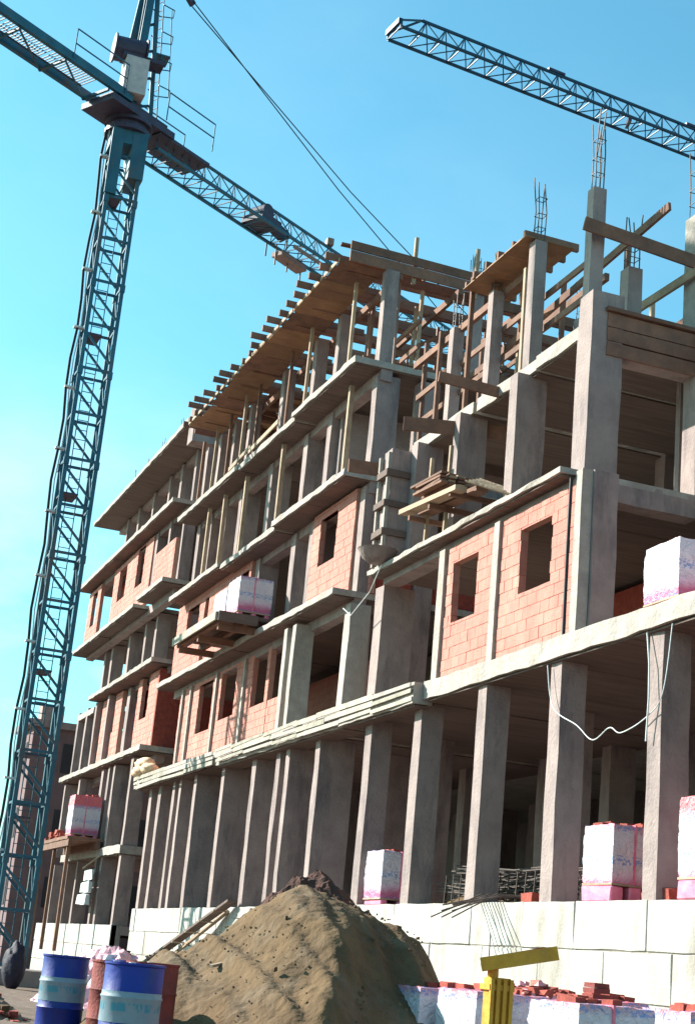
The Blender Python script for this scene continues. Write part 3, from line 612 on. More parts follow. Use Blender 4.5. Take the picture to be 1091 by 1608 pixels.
# ================================================================== CRANES
def crane_one():
    cu, cv, w = 45.9, 7.2, 1.06; zt = 26.0+H-.2
    T = thing('tower_crane', 'teal lattice tower crane standing at the left, its mast crossing the far block', 'crane', (cu, cv, 0), 'tower cranes')
    MB().box(cu-1.6, cu+1.6, cv-1.6, cv+1.6, -.1, .45).build('foundation_block', 'conc', T)
    bay = 1.5; n = int((zt-.4)/bay); a = w/2-.06
    z = .45; sec = 0
    while z < zt-.3:
        m = MB(); nb = min(2, int(round((zt-z)/bay))) or 1; zend = min(z+nb*bay, zt)
        for su in (-1, 1):
            for sv in (-1, 1): m.bar((cu+su*a, cv+sv*a, z), (cu+su*a, cv+sv*a, zend), .125)
        for k in range(nb):
            zz = z+k*bay; zn = zz+bay
            for s_ in (-1, 1):
                m.bar((cu+s_*a, cv-a, zz+.1), (cu+s_*a, cv+a, zz+.1), .06, .08); m.bar((cu-a, cv+s_*a, zz+.1), (cu+a, cv+s_*a, zz+.1), .05, .07)
                m.bar((cu+s_*a, cv+a, zz+.34), (cu+s_*a, cv-a, zn-.2), .06, .07); m.bar((cu-a, cv+s_*a, zz+.14), (cu+a, cv+s_*a, zn+.03), .05, .06)
        for su in (-1, 1):
            for sv in (-1, 1): m.box(cu+su*a-.085, cu+su*a+.085, cv+sv*a-.085, cv+sv*a+.085, zend-.14, zend+.10)
        m.build('mast_section', 'crane', T); z = zend; sec += 1
    ld = MB(); lu = cu+.15
    for s_ in (-.17, .17): ld.bar((lu, cv-.05+s_, .5), (lu, cv-.05+s_, zt), .03)
    zz = .7
    while zz < zt: ld.bar((lu, cv-.22, zz), (lu, cv+.12, zz), .022); zz += .32
    ld.build('ladder', 'crane', T)
    for zz in (4.6, 6.4, 8.9, 14.4, 19.7, 24.6): MB().box(cu-a, cu+a, cv-a, cv+.05, zz, zz+.05).build('rest_platform', 'craned', T)
    pts = [(cu-.2, cv-w/2-.22+.05*math.sin(i*1.7), .6+i*(zt-.6)/26) for i in range(27)]
    MB().tube(pts, .045, 6).build('power_cable', 'cable', T)
    MB().tube([(p[0]-.02, p[1]+.10, p[2]) for p in pts], .022, 6).build('power_cable', 'galv', T)
    for i in range(1, 26, 2): MB().box(cu-.3, cu-.1, cv-w/2-.30, cv-w/2, .6+i*(zt-.6)/26, .66+i*(zt-.6)/26).build('cable_bracket', 'galv', T)
    # telescoping cage / slewing cone
    m = MB()
    for i, (r0, z0, z1) in enumerate(((.62, zt-1.2, zt-.1),)):
        pass
    m.box(cu-.60, cu+.60, cv+.1, cv+.60, zt-1.7, zt); m.box(cu-.58, cu+.58, cv-.58, cv+.58, zt-.5, zt); m.box(cu-.6, cu-.5, cv-.58, cv-.2, zt-2.4, zt-.5)
    m.build('mast_head', 'crane', T)
    MB().lathe((cu, cv, zt), [(.78, 0), (.78, .16), (.66, .18), (.66, .34), (.80, .36), (.80, .5)], 24).build('slewing_ring', 'craned', T)
    # rotating part frame: d along jib, e across
    ang = math.radians(57.8); d = Vector((math.cos(ang), math.sin(ang))); e = Vector((-d.y, d.x)); z0 = zt+.5
    P = lambda a_, b_, z_: (cu+d.x*a_+e.x*b_, cv+d.y*a_+e.y*b_, z0+z_)
    m = MB(); m.bar(P(-1.5, 0, .1), P(1.4, 0, .1), 1.5, .22); m.bar(P(-1.3, 0, .3), P(1.2, 0, .3), 1.1, .3); m.build('slewing_platform', 'craned', T)
    # tower head (A-shaped box mast)
    m = MB()
    for s_ in (-.38, .38): m.bar(P(-.35, s_, .2), P(.1, s_*.25, 7.2), .2, .26)
    for s_ in (-.38, .38): m.bar(P(.55, s_, .2), P(.15, s_*.25, 7.0), .14, .14)
    for k in range(6): m.bar(P(-.3+.06*k, -.34+.04*k, .6+k*1.05), P(.5-.05*k, .34-.04*k, .9+k*1.05), .07)
    m.bar(P(-.1, 0, .3), P(.08, 0, 6.8), .42, .3)
    m.build('tower_head', 'crane', T)
    MB().bar(P(-.4, 0, 7.2), P(.7, 0, 6.95), .3, .34).build('head_sheave', 'craned', T)
    MB().box(P(-.5, .45, 0)[0]-.42, P(-.5, .45, 0)[0]+.42, P(-.5, .45, 0)[1]-.38, P(-.5, .45, 0)[1]+.38, z0+.6, z0+1.94, .01).build('control_cabinet', 'cabinet', T)
    cc = P(-.5, .45, 0)
    MB().tube([(cc[0]+.1, cc[1]-.75, z0+2.35), (cc[0], cc[1]+.25, z0+2.35)], .42, 14).tube([(cc[0]+.1, cc[1]-.8, z0+2.35), (cc[0]+.1, cc[1]-.74, z0+2.35)], .5, 14).tube([(cc[0], cc[1]+.24, z0+2.35), (cc[0], cc[1]+.3, z0+2.35)], .5, 14).box(cc[0]-.3, cc[0]+.3, cc[1]-.5, cc[1]+.9, z0+1.96, z0+2.1).build('hoist_winch', 'craned', T)
    # head ladder cage
    m = MB()
    for s_ in (-.2, .2): m.bar(P(1.0, s_, .5), P(.5, s_, 5.6), .035)
    for k in range(15): m.bar(P(1.0-.033*k, -.2, .8+.33*k), P(1.0-.033*k, .2, .8+.33*k), .025)
    for zz in (1.9, 2.9, 3.9, 4.9):
        q = 1.0-.1*zz; m.tube([P(q, -.25, zz), P(q+.45, -.35, zz), P(q+.75, 0, zz), P(q+.45, .35, zz), P(q, .25, zz)], .022, 5)
    m.bar(P(1.55, 0, 1.9), P(1.15, 0, 5.2), .03); m.box(P(.9, 0, 0)[0]-.35, P(.9, 0, 0)[0]+.35, P(.9, 0, 0)[1]-.3, P(.9, 0, 0)[1]+.3, z0+3.0, z0+3.05)
    m.bar(P(.2, 0, 5.4), P(1.3, 0, 5.7), .05); m.build('ladder_cage', 'crane', T)
    # counter jib
    cj = MB()
    for s_ in (-.62, .62): cj.bar(P(-.6, s_, .5), P(-15.5, s_, .5), .14, .30)
    k = -1.6
    while k > -15: cj.bar(P(k, -.6, .3), P(k, .6, .3), .08, .10); k -= 1.9
    k = -1.6
    while k > -13: cj.bar(P(k, -.6, .26), P(k-1.9, .6, .26), .05, .05); k -= 1.9
    cj.build('counter_jib', 'crane', T)
    for k in range(7):
        if k in (3,): continue
        m = MB()
        for q in range(16): m.bar(P(-2.0-1.9*k-.115*q, -.32, .50), P(-2.0-1.9*k-.115*q, .40, .50), .03, .03)
        for s_ in (-.33, .41): m.bar(P(-2.0-1.9*k, s_, .49), P(-3.85-1.9*k, s_, .49), .035, .05)
        m.build('walkway_grating', 'craned', T)
    def rail(a0, a1, b0, nm='guard_rail', hh=1.05):
        m = MB(); n_ = max(1, int(abs(a1-a0)/2.2))
        for q in range(n_+1): m.bar(P(a0+(a1-a0)*q/n_, b0, .45), P(a0+(a1-a0)*q/n_, b0, .45+hh), .035)
        for zz in (.45+hh, .45+hh*.5): m.bar(P(a0, b0, zz), P(a1, b0, zz), .035)
        m.build(nm, 'crane', T)
    rail(-1.0, -3.3, .72); rail(-7.6, -14, .72); rail(-3.6, -7.3, -.70, hh=.5)
    for k in range(4): MB().bar(P(-14.9+.45*k, 0, -.3), P(-14.5+.45*k, 0, -.3), 1.5, 2.0).build('counterweight', 'conc', T)
    # jib side platform
    m = MB(); m.bar(P(.8, .0, .0), P(3.3, .0, .0), 1.3, .12); m.build('jib_platform', 'craned', T)
    rail(.9, 3.2, .78); rail(.9, 3.2, -.66)
    # jib: triangular, one chord on top
    for sct in range(10):
        a0 = .9+sct*3.2; a1 = a0+3.2; m = MB()
        for s_ in (-.52, .52): m.bar(P(a0, s_, -.55), P(a1, s_, -.55), .09, .10)
        m.bar(P(a0, 0, .42), P(a1, 0, .42), .085, .085)
        for q in range(4):
            b0 = a0+.8*q; b1 = b0+.4; b2 = b0+.8
            for s_ in (-.52, .52): m.bar(P(b0, s_, -.55), P(b1, 0, .42), .035); m.bar(P(b1, 0, .42), P(b2, s_, -.55), .035)
            m.bar(P(b0, -.52, -.55), P(b0, .52, -.55), .035); m.bar(P(b0, -.52, -.55), P(b2, .52, -.55), .03)
        m.build('jib_section', 'crane', T)
    # trolley and lights
    m = MB(); m.bar(P(6.4, 0, -.35), P(7.5, 0, -.35), 1.0, .26); m.tube([P(6.9, -.35, .0), P(6.9, .35, .0)], .3, 12); m.bar(P(7.4, -.2, .05), P(8.3, .0, -.35), .3, .4)
    for s_ in (-.5, .5): m.bar(P(7.9, s_, -.55), P(7.9, s_, -1.15), .05)
    m.build('trolley_winch', 'craned', T)
    m = MB(); m.bar(P(8.4, -.4, -.85), P(9.9, -.4, -.9), .5, .18); m.bar(P(8.3, .5, -.8), P(10.0, .5, -.8), .08, .12)
    for q in (8.4, 9.1, 9.9): m.bar(P(q, -.45, -.45), P(q, -.45, -1.3), .05)
    m.build('trolley', 'prop', T)
    MB().box(P(10.9, 0, 0)[0]-.16, P(10.9, 0, 0)[0]+.16, P(10.9, 0, 0)[1]-.13, P(10.9, 0, 0)[1]+.13, z0+.5, z0+.78).build('sign_lamp', 'prop', T)
    # ties
    MB().bar(P(.5, 0, 6.9), P(2.1, 0, 5.95), .16, .22).build('tie_block', 'craned', T)
    MB().tube([P(2.0, .1, 6.0), P(11, .1, 2.95), P(20, .08, .45)], .022, 6).build('tie_rope', 'cable', T)
    MB().tube([P(2.0, -.1, 6.0), P(12, -.1, 3.4), P(27, -.05, .45)], .022, 6).build('tie_rope', 'cable', T)
    for s_ in (-.55, .55): MB().tube([P(-.2, s_*.2, 7.1), P(-14.8, s_, .5)], .03, 6).build('tie_rope', 'cable', T)
    return T
crane_one()
def crane_two():
    tu, tv, z = 42.6, 14.95, 30.55+H; ang = math.radians(83.4); d = Vector((math.cos(ang), math.sin(ang))); e = Vector((-d.y, d.x))
    Lj = 34; cu = tu+d.x*Lj; cv = tv+d.y*Lj
    T = thing('tower_crane', 'second tower crane of which only the long lattice jib shows at the top right', 'crane', (cu, cv, 0), 'tower cranes')
    P = lambda a_, b_, z_: (tu+d.x*a_+e.x*b_, tv+d.y*a_+e.y*b_, z+z_)
    bay = .78; k = 0; a0 = .1
    while a0 < Lj-1:
        m = MB(); a1 = a0+bay*5
        for s_ in (-.46, .46): m.bar(P(a0, s_, -.1), P(a1, s_, -.1), .085)
        t0 = max(a0, 1.1) if k == 0 else a0
        m.bar(P(t0, 0, .78), P(a1, 0, .78), .085)
        for q in range(5):
            b0 = a0+bay*q; b1 = b0+bay/2; b2 = b0+bay
            m.bar(P(b0, -.46, -.1), P(b0, .46, -.1), .035)
            m.bar(P(b0, -.46, -.1), P(b2, .46, -.1), .03)
            if b1 < 1.1: continue
            for s_ in (-.46, .46): m.bar(P(b0, s_, -.1), P(b1, 0, .78), .035); m.bar(P(b1, 0, .78), P(b2, s_, -.1), .035)
        if k == 0:
            for s_ in (-.46, .46): m.bar(P(.1, s_, .15), P(1.1, 0, .78), .06); m.bar(P(.1, s_, -.1), P(.1, s_, .2), .07)
            m.bar(P(.05, -.46, .12), P(.05, .46, .12), .12, .2)
        m.build('jib_section', 'crane2', T); a0 = a1; k += 1
    for q in (6.3, 12.5): MB().bar(P(q, 0, .86), P(q+.7, 0, .86), .14, .10).build('tie_block', 'craned', T)
    MB().bar(P(9.6, .5, -.2), P(10.1, -.4, .1), .12, .2).build('trolley', 'craned', T)
    MB().tube([P(12.8, 0, .9), P(22, 0, 3.6), P(Lj, 0, 6.8)], .022, 6).build('tie_rope', 'cable', T)
    m = MB()
    for su in (-.6, .6):
        for sv in (-.6, .6): m.bar((cu+su, cv+sv, 0), (cu+su, cv+sv, z+.5), .13)
    q = .2
    while q < z:
        for s_ in (-.6, .6): m.bar((cu+s_, cv-.6, q), (cu+s_, cv+.6, q+1.2), .06); m.bar((cu-.6, cv+s_, q), (cu+.6, cv+s_, q+1.2), .06)
        q += 1.2
    m.build('mast', 'crane2', T)
    MB().bar((cu, cv, z+.4), (cu, cv, z+7.2), .6).build('tower_head', 'crane2', T)
    MB().bar(P(Lj, 0, .2), P(Lj+12, 0, .2), 1.2, .4).build('counter_jib', 'crane2', T)
    MB().bar(P(Lj+10, 0, -.6), P(Lj+12, 0, -.6), 1.3, 1.8).build('counterweight', 'conc', T)
    MB().tube([P(Lj, 0, 7), P(Lj+11, 0, .5)], .03, 6).build('tie_rope', 'cable', T)
crane_two()

# ================================================================== PALLETS OF BRICK
def make_pallet(w=.95, d=.95, h=1.05, label='', loc=(0, 0, 0), feet='pink', top='rubble', rot=0, seed=0, fh=.11):
    """w along u, d along v; origin at base centre"""
    rnd = random.Random(seed)
    t = thing('brick_pallet', label, 'pallet', (0, 0, 0), 'wrapped pallets of bricks')
    for i in range(3):
        x = -d/2+.10+i*(d-.2)/2
        MB().box(-w/2, w/2, x-.07-.3*(fh-.11), x+.07+.3*(fh-.11), 0, fh, .012).build('pallet_foot', feet, t, bevel=.02)
    MB().box(-w/2, w/2, -d/2, d/2, fh, fh+.03, .004).build('pallet_board', 'woodl', t)
    bm = bmesh.new(); bmesh.ops.create_cube(bm, size=1)
    bmesh.ops.subdivide_edges(bm, edges=bm.edges, cuts=13, use_grid_fill=True)
    for v in bm.verts:
        p = v.co; n = noise.noise(Vector((p.x*4+seed, p.y*4, p.z*6)))*.030+noise.noise(Vector((p.x*11, p.y*11+seed, p.z*9)))*.012
        r = 1 - .03*abs(p.z*2)**4; n += .006*math.sin((p.z+.5)*h*2*math.pi/.2)
        v.co = Vector((p.x*d*r*(1+n), p.y*w*r*(1+n), .03+fh+(p.z+.5)*(h-.03-fh)+(n*.8 if p.z > .4 else 0)))
    me = bpy.data.meshes.new('plastic_wrap'); bm.to_mesh(me); bm.free(); me.materials.append(M['wrap'])
    for p in me.polygons: p.use_smooth = True
    try: me.set_sharp_from_angle(angle=math.radians(50))
    except Exception: pass
    ob = bpy.data.objects.new('plastic_wrap', me); C.objects.link(ob); ob.parent = t
    MB().box(-w/2-.012, w/2+.012, -.06, -.03, fh+.03, h+.012).build('strap', 'pink', t)
    for i in range(7):
        a, b = rnd.uniform(-.35, .3)*w, rnd.uniform(-.35, .3)*d
        MB().box(a, a+.2, b, b+.12, h-.02, h+.05+rnd.random()*.03, .01).build('brick', top, t)
    t.location = W(*loc); t.rotation_euler.z = rot
    return t
zz = 1.32+H
make_pallet(.8, .84, 1.12, 'large wrapped brick pallet on the white wall edge between the two right hand columns', (20.45, 12.02, zz), seed=1, rot=.05, fh=.24)
make_pallet(.9, .9, 1.05, 'wrapped brick pallet behind the top of the soil heap with red shaded side', (29.2, 12.0, zz), seed=2, top='rubble')
make_pallet(.95, .95, 1.35, 'wrapped brick pallet at the right picture edge on the white wall', (17.6, 11.95, zz), seed=3, fh=.26)
bl = thing('brick_stack', 'unwrapped dark red brick stack behind the right hand ground floor column', 'brick stack', (18.9, 12.4, zz))
for r in range(6):
    for c in range(4):
        for k in range(2): MB().box(18.5+k*.31, 18.8+k*.31, 12.15+c*.21+random.uniform(-.01, .01), 12.35+c*.21, zz+r*.2, zz+r*.2+.19, .006).build('brick', 'rubble', bl)
make_pallet(.75, .7, .85, 'small pale block behind the second column left of the heap-top pallet', (31.0, 12.5, zz), seed=5)
z1 = 5.46+H
make_pallet(.95, .95, 1.0, 'bright white wrapped pallet on the first floor deck right of the big corner column', (18.95, 12.08, z1), seed=6)
make_pallet(.95, .95, 1.05, 'wrapped pallet on the first floor deck cut by the right picture edge', (17.45, 12.25, z1), seed=7)
pf = thing('loading_platform', 'timber loading platform jutting from the middle block under a wrapped pallet', 'platform', (41, 11, 8.6+H))
for i in range(8): MB().box(38.8+i*.56, 39.33+i*.56, 10.35, 11.75, 8.78+H, 8.88+H, .01).build('deck_board', 'soffit', pf)
for v in (10.45, 11.1): MB().bar((38.8, v, 8.68+H), (43.3, v, 8.68+H), .12, .18).build('bearer', 'wood', pf)
for u in (39.0, 41, 43.0): MB().bar((u, 10.4, 8.5+H), (u, 11.6, 8.5+H), .12, .18).build('bearer', 'wood', pf)
MB().box(38.66, 38.76, 10.3, 11.4, 8.6+H, 8.86+H, .012).build('fascia_board', 'soffit', pf); MB().box(38.76, 43.3, 10.24, 10.32, 8.62+H, 8.84+H, .012).build('fascia_board', 'greyboard', pf)
make_pallet(1.1, .95, 1.1, 'wrapped pallet at the near end of the loading platform, dark red side', (39.55, 11.35, 8.89+H), seed=8)
make_pallet(1.2, .85, 1.0, 'wrapped pallet behind the near one on the loading platform', (40.85, 11.3, 8.89+H), seed=9)
p2 = thing('loading_platform', 'lower loading platform of the far block strewn with red bricks', 'platform', (57, 10.8, 3.6+H))
for i in range(8): MB().box(55.2+i*.75, 55.93+i*.75, 10.2, 11.5, 3.62+H, 3.74+H, .01).build('deck_board', 'wood', p2)
for v in (10.3, 11.3): MB().bar((55.1, v, 3.5+H), (61.3, v, 3.5+H), .14, .24).build('bearer', 'wood', p2)
for u in (55.6, 58.2, 60.8): MB().bar((u, 10.35, 1.0), (u, 10.35, 3.4+H), .12).build('prop', 'wood', p2)
m = thing('brick_heap', 'loose red bricks tipped on the lower loading platform', 'bricks', (59, 10.8, 3.74+H))
for i in range(26): 
    a, b = random.uniform(57.6, 61), random.uniform(10.3, 11.1); c = 3.75+H+random.choice((0, .1, .2))
    MB().box(a, a+.3, b, b+.2, c, c+.12, .03).build('brick', 'rubble', m)
make_pallet(1.0, 1.0, 1.5, 'pale wrapped pallet topped with red bricks on the lower loading platform', (56.4, 10.9, 3.74+H), seed=11)
cs = thing('cement_sacks', 'cream and orange sacks slumped on the end of the first floor deck', 'sacks', (49.3, 11.4, 5.45+H))
for i, (a, b, c) in enumerate(((49.2, 11.2, 0), (49.9, 11.3, 0), (48.5, 11.25, 0), (49.0, 11.25, .22), (49.6, 11.3, .24))):
    bm = bmesh.new(); bmesh.ops.create_icosphere(bm, subdivisions=3, radius=1)
    for v in bm.verts: v.co = Vector((v.co.x*.28, v.co.y*.46, v.co.z*.19))*(1+.2*noise.noise(v.co*3+Vector((i, 0, 0))))+W(a-49.3, b-11.4, c+.17)
    me = bpy.data.meshes.new('sack'); bm.to_mesh(me); bm.free(); me.materials.append(M['cream'])
    for p in me.polygons: p.use_smooth = True
    so_ = bpy.data.objects.new('sack', me); C.objects.link(so_); so_.parent = cs

# hanging white sheets on far block
hs = thing('hanging_sheets', 'white sheets hanging over a rail on the far block ground floor', 'sheet', (57, 11.3, 1.9+H))
for i in range(3): MB().rbox((55.0+i*.1, 11.2-.05*i, 2.3-.42*i+H), (56.5+i*.1, 11.26, 2.65-.42*i+H), 0, 3, .03).build('sheet', 'galv', hs)
MB().bar((54.6, 11.3, 3.1+H), (57.0, 11.25, 2.75+H), .05).build('rail', 'woodl', hs)

# ================================================================== REBAR bundle on the plinth
rb = thing('rebar_bundle', 'heap of dark rebar cages lying between columns, ends drooping over the white wall', 'rebar', (24, 11.8, 1.32+H))
for i in range(46):
    r = random.random; u0 = 22.3+r()*.8; u1 = 26.2+r()*1.2; zb = 1.4+H+r()*.55
    MB().tube([(u0, 12.0+r()*.9, zb+r()*.2), ((u0+u1)/2, 12.0+r()*.9, zb-.05+r()*.15), (u1, 12+r()*.9, zb+r()*.2)], .014, 5).build('bar', 'rebar', rb)
for i in range(9):
    a = 23.3+i*.1; MB().tube([(a+.2, 12.9, 1.5+H), (a, 11.5, 1.42+H+.02*(i % 3)), (a-.15, 10.55+.05*(i % 4), 1.2+H-.1*(i % 3))], .013, 5).build('bar', 'rebar', rb)
for i in range(14):
    a = 22.5+i*.32; b = 12.0; c = 1.38+H
    t = MB()
    for p, q in (((b, c), (b+.5, c)), ((b+.5, c), (b+.5, c+.5)), ((b+.5, c+.5), (b, c+.5)), ((b, c+.5), (b, c))): t.bar((a, p[0], p[1]), (a+.05, q[0], q[1]), .014)
    t.build('stirrup', 'rebar', rb)
# loose bricks / rubble along plinth top
rbk = thing('loose_bricks', 'few loose red bricks on the white wall top beside the right pallet', 'bricks', (21.5, 11.7, zz))
for i in range(14):
    a = random.choice((random.uniform(21.5, 23), random.uniform(18.2, 19.0))); b = random.uniform(11.55, 12.3)
    MB().box(a, a+.25, b, b+.18, zz, zz+.08+random.random()*.1, .02).build('brick', 'rubble', rbk)
# cable festoon
def sag(pts, n=14):
    out = []
    for i in range(len(pts)-1):
        p0, p1, p2, p3 = (pts[max(i-1, 0)], pts[i], pts[i+1], pts[min(i+2, len(pts)-1)])
        for k in range(n):
            t = k/n; out.append(tuple(.5*(2*b+(c-a)*t+(2*a-5*b+4*c-d_)*t*t+(3*b-a-3*c+d_)*t**3) for a, b, c, d_ in zip(p0, p1, p2, p3)))
    return out+[pts[-1]]
tg = MB().tube(sag([(22.0, 11.42, 5.05+H), (21.7, 11.4, 4.33+H), (20.9, 11.4, 3.95+H), (20.38, 11.4, 3.67+H), (19.9, 11.4, 3.80+H), (19.55, 11.4, 3.69+H), (18.9, 11.42, 3.85+H), (18.46, 11.4, 4.15+H), (18.3, 11.42, 5.1+H)]), .009, 6).build('cable', 'galv')
tag(tg, 'thin pale cable sagging between two ground floor columns', 'cable')
tg = MB().tube([(19.0, 11.44, 5.1+H), (18.85, 11.4, 4.6+H), (18.8, 11.38, 4.1+H), (18.9, 11.42, 3.5+H)], .013, 6).build('cable', 'galv'); tag(tg, 'short pale cable hanging down the right hand ground floor column', 'cable')
tg = MB().tube([(32.6, 11.6, 8.0+H), (31.5, 11.4, 7.6+H), (30.3, 11.35, 7.9+H), (29.6, 11.3, 8.35+H)], .012, 6).build('cable', 'galv'); tag(tg, 'pale cable slung from the red brick corner to the mortar tub', 'cable')

# ================================================================== SOIL HEAP
def heap():
    prof = [(-2.75, .0), (-2.4, .42), (-1.98, .98), (-1.55, 1.17), (-1.26, 1.28), (-.85, 1.62), (-.55, 1.85), (-.2, 2.08), (.15, 2.12), (.45, 2.0), (.78, 1.88), (1.08, 1.80), (1.34, 1.66), (1.55, 1.30), (1.8, .85), (2.05, .4), (2.4, 0)]
    def hp(a):
        if a <= prof[0][0] or a >= prof[-1][0]: return 0
        for (x0, y0), (x1, y1) in zip(prof, prof[1:]):
            if x0 <= a <= x1:
                t = (a-x0)/(x1-x0); return y0+(y1-y0)*t
    cz = Vector((6.45, 18.3)); az_ = math.radians(19.4-1.1); fd = Vector((math.sin(az_), math.cos(az_))); rt = Vector((fd.y, -fd.x))
    bm = bmesh.new(); N = 150; Mx = 120; g = []
    for j in range(Mx+1):
        b = -3.6+6.4*j/Mx; r = []
        for i in range(N+1):
            a = -3.6+6.3*i/N
            bb = -b if b < 0 else b*1.25
            sh = max(0, bb-.12)/(.55+hp(a)*1.38)
            h = hp(a)*max(0, 1-sh**1.15)
            # gullies run down slope; ridge to the right of the middle
            q = noise.noise(Vector((a*2.2+b*.9, b*.45, 1)))*.17+noise.noise(Vector((a*6+b*2.5, b*1.2, 5)))*.07+noise.noise(Vector((a*13, b*13, 2)))*.028+noise.noise(Vector((a*30, b*30, 7)))*.010
            if b < 0: q += .16*math.exp(-((a-.55-.1*b)/.22)**2)*min(1, bb)-.10*math.exp(-((a-1.0)/.2)**2)*min(1, bb)
            h2 = h+q*min(1, h*1.6)
            p = cz+fd*b+rt*a
            r.append(bm.verts.new((p.x, p.y, h2+gz(p.x, p.y)-.03 if h2 > .001 else gz(p.x, p.y)-.05)))
        g.append(r)
    for j in range(Mx):
        for i in range(N): bm.faces.new((g[j][i], g[j][i+1], g[j+1][i+1], g[j+1][i]))
    me = bpy.data.meshes.new('soil_heap'); bm.to_mesh(me); bm.free(); me.materials.append(M['earth'])
    for p in me.polygons: p.use_smooth = True
    T = thing('soil_heap', 'tall heap of brown excavated soil in front of the white wall', 'soil heap', (cz.y, cz.x, 0))
    me.transform(Matrix.Translation(-T.location))
    ob = bpy.data.objects.new('soil', me); C.objects.link(ob); ob.parent = T; ob['kind'] = 'stuff'
    # clods (stuff) and dark topsoil cap
    cl = MB(); rnd = random.Random(4)
    for i in range(420):
        a = rnd.uniform(-2.8, 1.4); b = rnd.uniform(-2.6, .2); h = hp(a); bb = -b if b < 0 else b
        hh = h*max(0, 1-(max(0, bb-.12)/(.55+h*1.38))**1.15); p = cz+fd*b+rt*a
        if hh < .05: continue
        s_ = rnd.uniform(.004, .012)*(2.2 if rnd.random() < .05 else 1); z = hh+gz(p.x, p.y)+.01
        cl.box(p.y-s_, p.y+s_, p.x-s_, p.x+s_, z-s_, z+s_*.8, s_*.6)
    cl.build('clods', 'earth', T, kind='stuff')
    for a, b, z in ((-.95, -1.0, 1.08),):
        p = cz+fd*b+rt*a
        MB().bar((p.y, p.x-.14, z+.05), (p.y+.2, p.x+.14, z+.12), .05, .03).build('timber_offcut', 'woodl', T)
heap()
# second mound on the plinth, brown
def mound(name, label, u, v, z, ru, rv, h, m, seed, cat='soil heap'):
    bm = bmesh.new(); n = 36; g = []
    for j in range(n+1):
        r = []
        for i in range(n+1):
            x, y = -1+2*i/n, -1+2*j/n; d = math.hypot(x, y); hh = h*max(0, 1-d**1.3)
            hh += (noise.noise(Vector((x*4+seed, y*4, 0)))*.18+noise.noise(Vector((x*11, y*11+seed, 0)))*.08)*h*(1 if d < .95 else 0)
            r.append(bm.verts.new((x*rv, y*ru, max(-.02, hh) if d < 1 else -.03)))
        g.append(r)
    for j in range(n):
        for i in range(n): bm.faces.new((g[j][i], g[j][i+1], g[j+1][i+1], g[j+1][i]))
    me = bpy.data.meshes.new(name); bm.to_mesh(me); bm.free(); me.materials.append(M[m])
    o_ = bpy.data.objects.new(name, me); C.objects.link(o_); o_.location = W(u, v, z); return tag(o_, label, cat)
mound('topsoil_pile', 'small dark maroon topsoil pile showing just over the soil heap crest', 19.3, 6.85, 1.78, .9, .85, .62, 'topsoil', 5)
mound('sand_pile', 'low brown sand pile on the white wall top just right of the soil heap', 25.9, 12.7, zz-.01, 1.5, .9, .38, 'earth', 3)
mound('debris_pile', 'heap of pink and cream plastic rubbish behind the blue drums', 33.5, 7.4, .02, 2.2, 1.5, 1.25, 'trash', 8, 'rubbish')
mound('debris_pile', 'low heap of earth and red rubble left of the blue drums', 24.0, 3.0, .1, 3.2, 1.1, .68, 'ground', 12, 'rubbish')
rub = thing('rubbish', 'torn plastic scraps and boards strewn over the pink rubbish heap', 'rubbish', (33.5, 7.4, .8))
for i in range(70):
    a, b = random.uniform(31.8, 35.2), random.uniform(6.2, 8.6); d = math.hypot((a-33.5)/2.2, (b-7.4)/1.5); c = .02+1.25*max(0, 1-d**1.3)
    if d > .95: continue
    s_ = random.uniform(.08, .2); MB().box(a, a+s_*2, b, b+s_*1.5, c, c+s_*.5, s_*.3).build('scrap', random.choice(('trash', 'galv', 'cream', 'pink', 'rubble', 'bluebox', 'tarp')), rub)

# plank ramp + ladder
rp = thing('plank_ramp', 'long dark plank leaning from the rubbish heap up to the white wall', 'ramp', (40, 11, .3))
MB().bar((45.2, 10.4, .35), (37.9, 11.3, 1.45+H), .26, .06).build('plank', 'soffit', rp)
MB().bar((45.0, 10.8, .3), (38.6, 11.42, 1.2+H), .06, .09).build('side_rail', 'woodl', rp)
for i in range(8): MB().bar((44.6-.85*i, 10.35+.1*i, .44+.28*i), (44.6-.85*i, 10.7+.1*i, .44+.28*i), .05, .04).build('cleat', 'woodl', rp)

# tarp bundle at crane foot
bm = bmesh.new(); bmesh.ops.create_icosphere(bm, subdivisions=4, radius=1)
for v in bm.verts: v.co = Vector((v.co.x*.30, v.co.y*.4, v.co.z*.6+.55))*(1+.12*noise.noise(v.co*2)+.05*noise.noise(v.co*7))
me = bpy.data.meshes.new('covered_bundle'); bm.to_mesh(me); bm.free(); me.materials.append(M['tarp'])
for p in me.polygons: p.use_smooth = True
o_ = bpy.data.objects.new('covered_bundle', me); C.objects.link(o_); o_.location = W(42, 6.85, 0.02); tag(o_, 'dark rounded tarpaulin covered bundle at the crane foot', 'bundle')

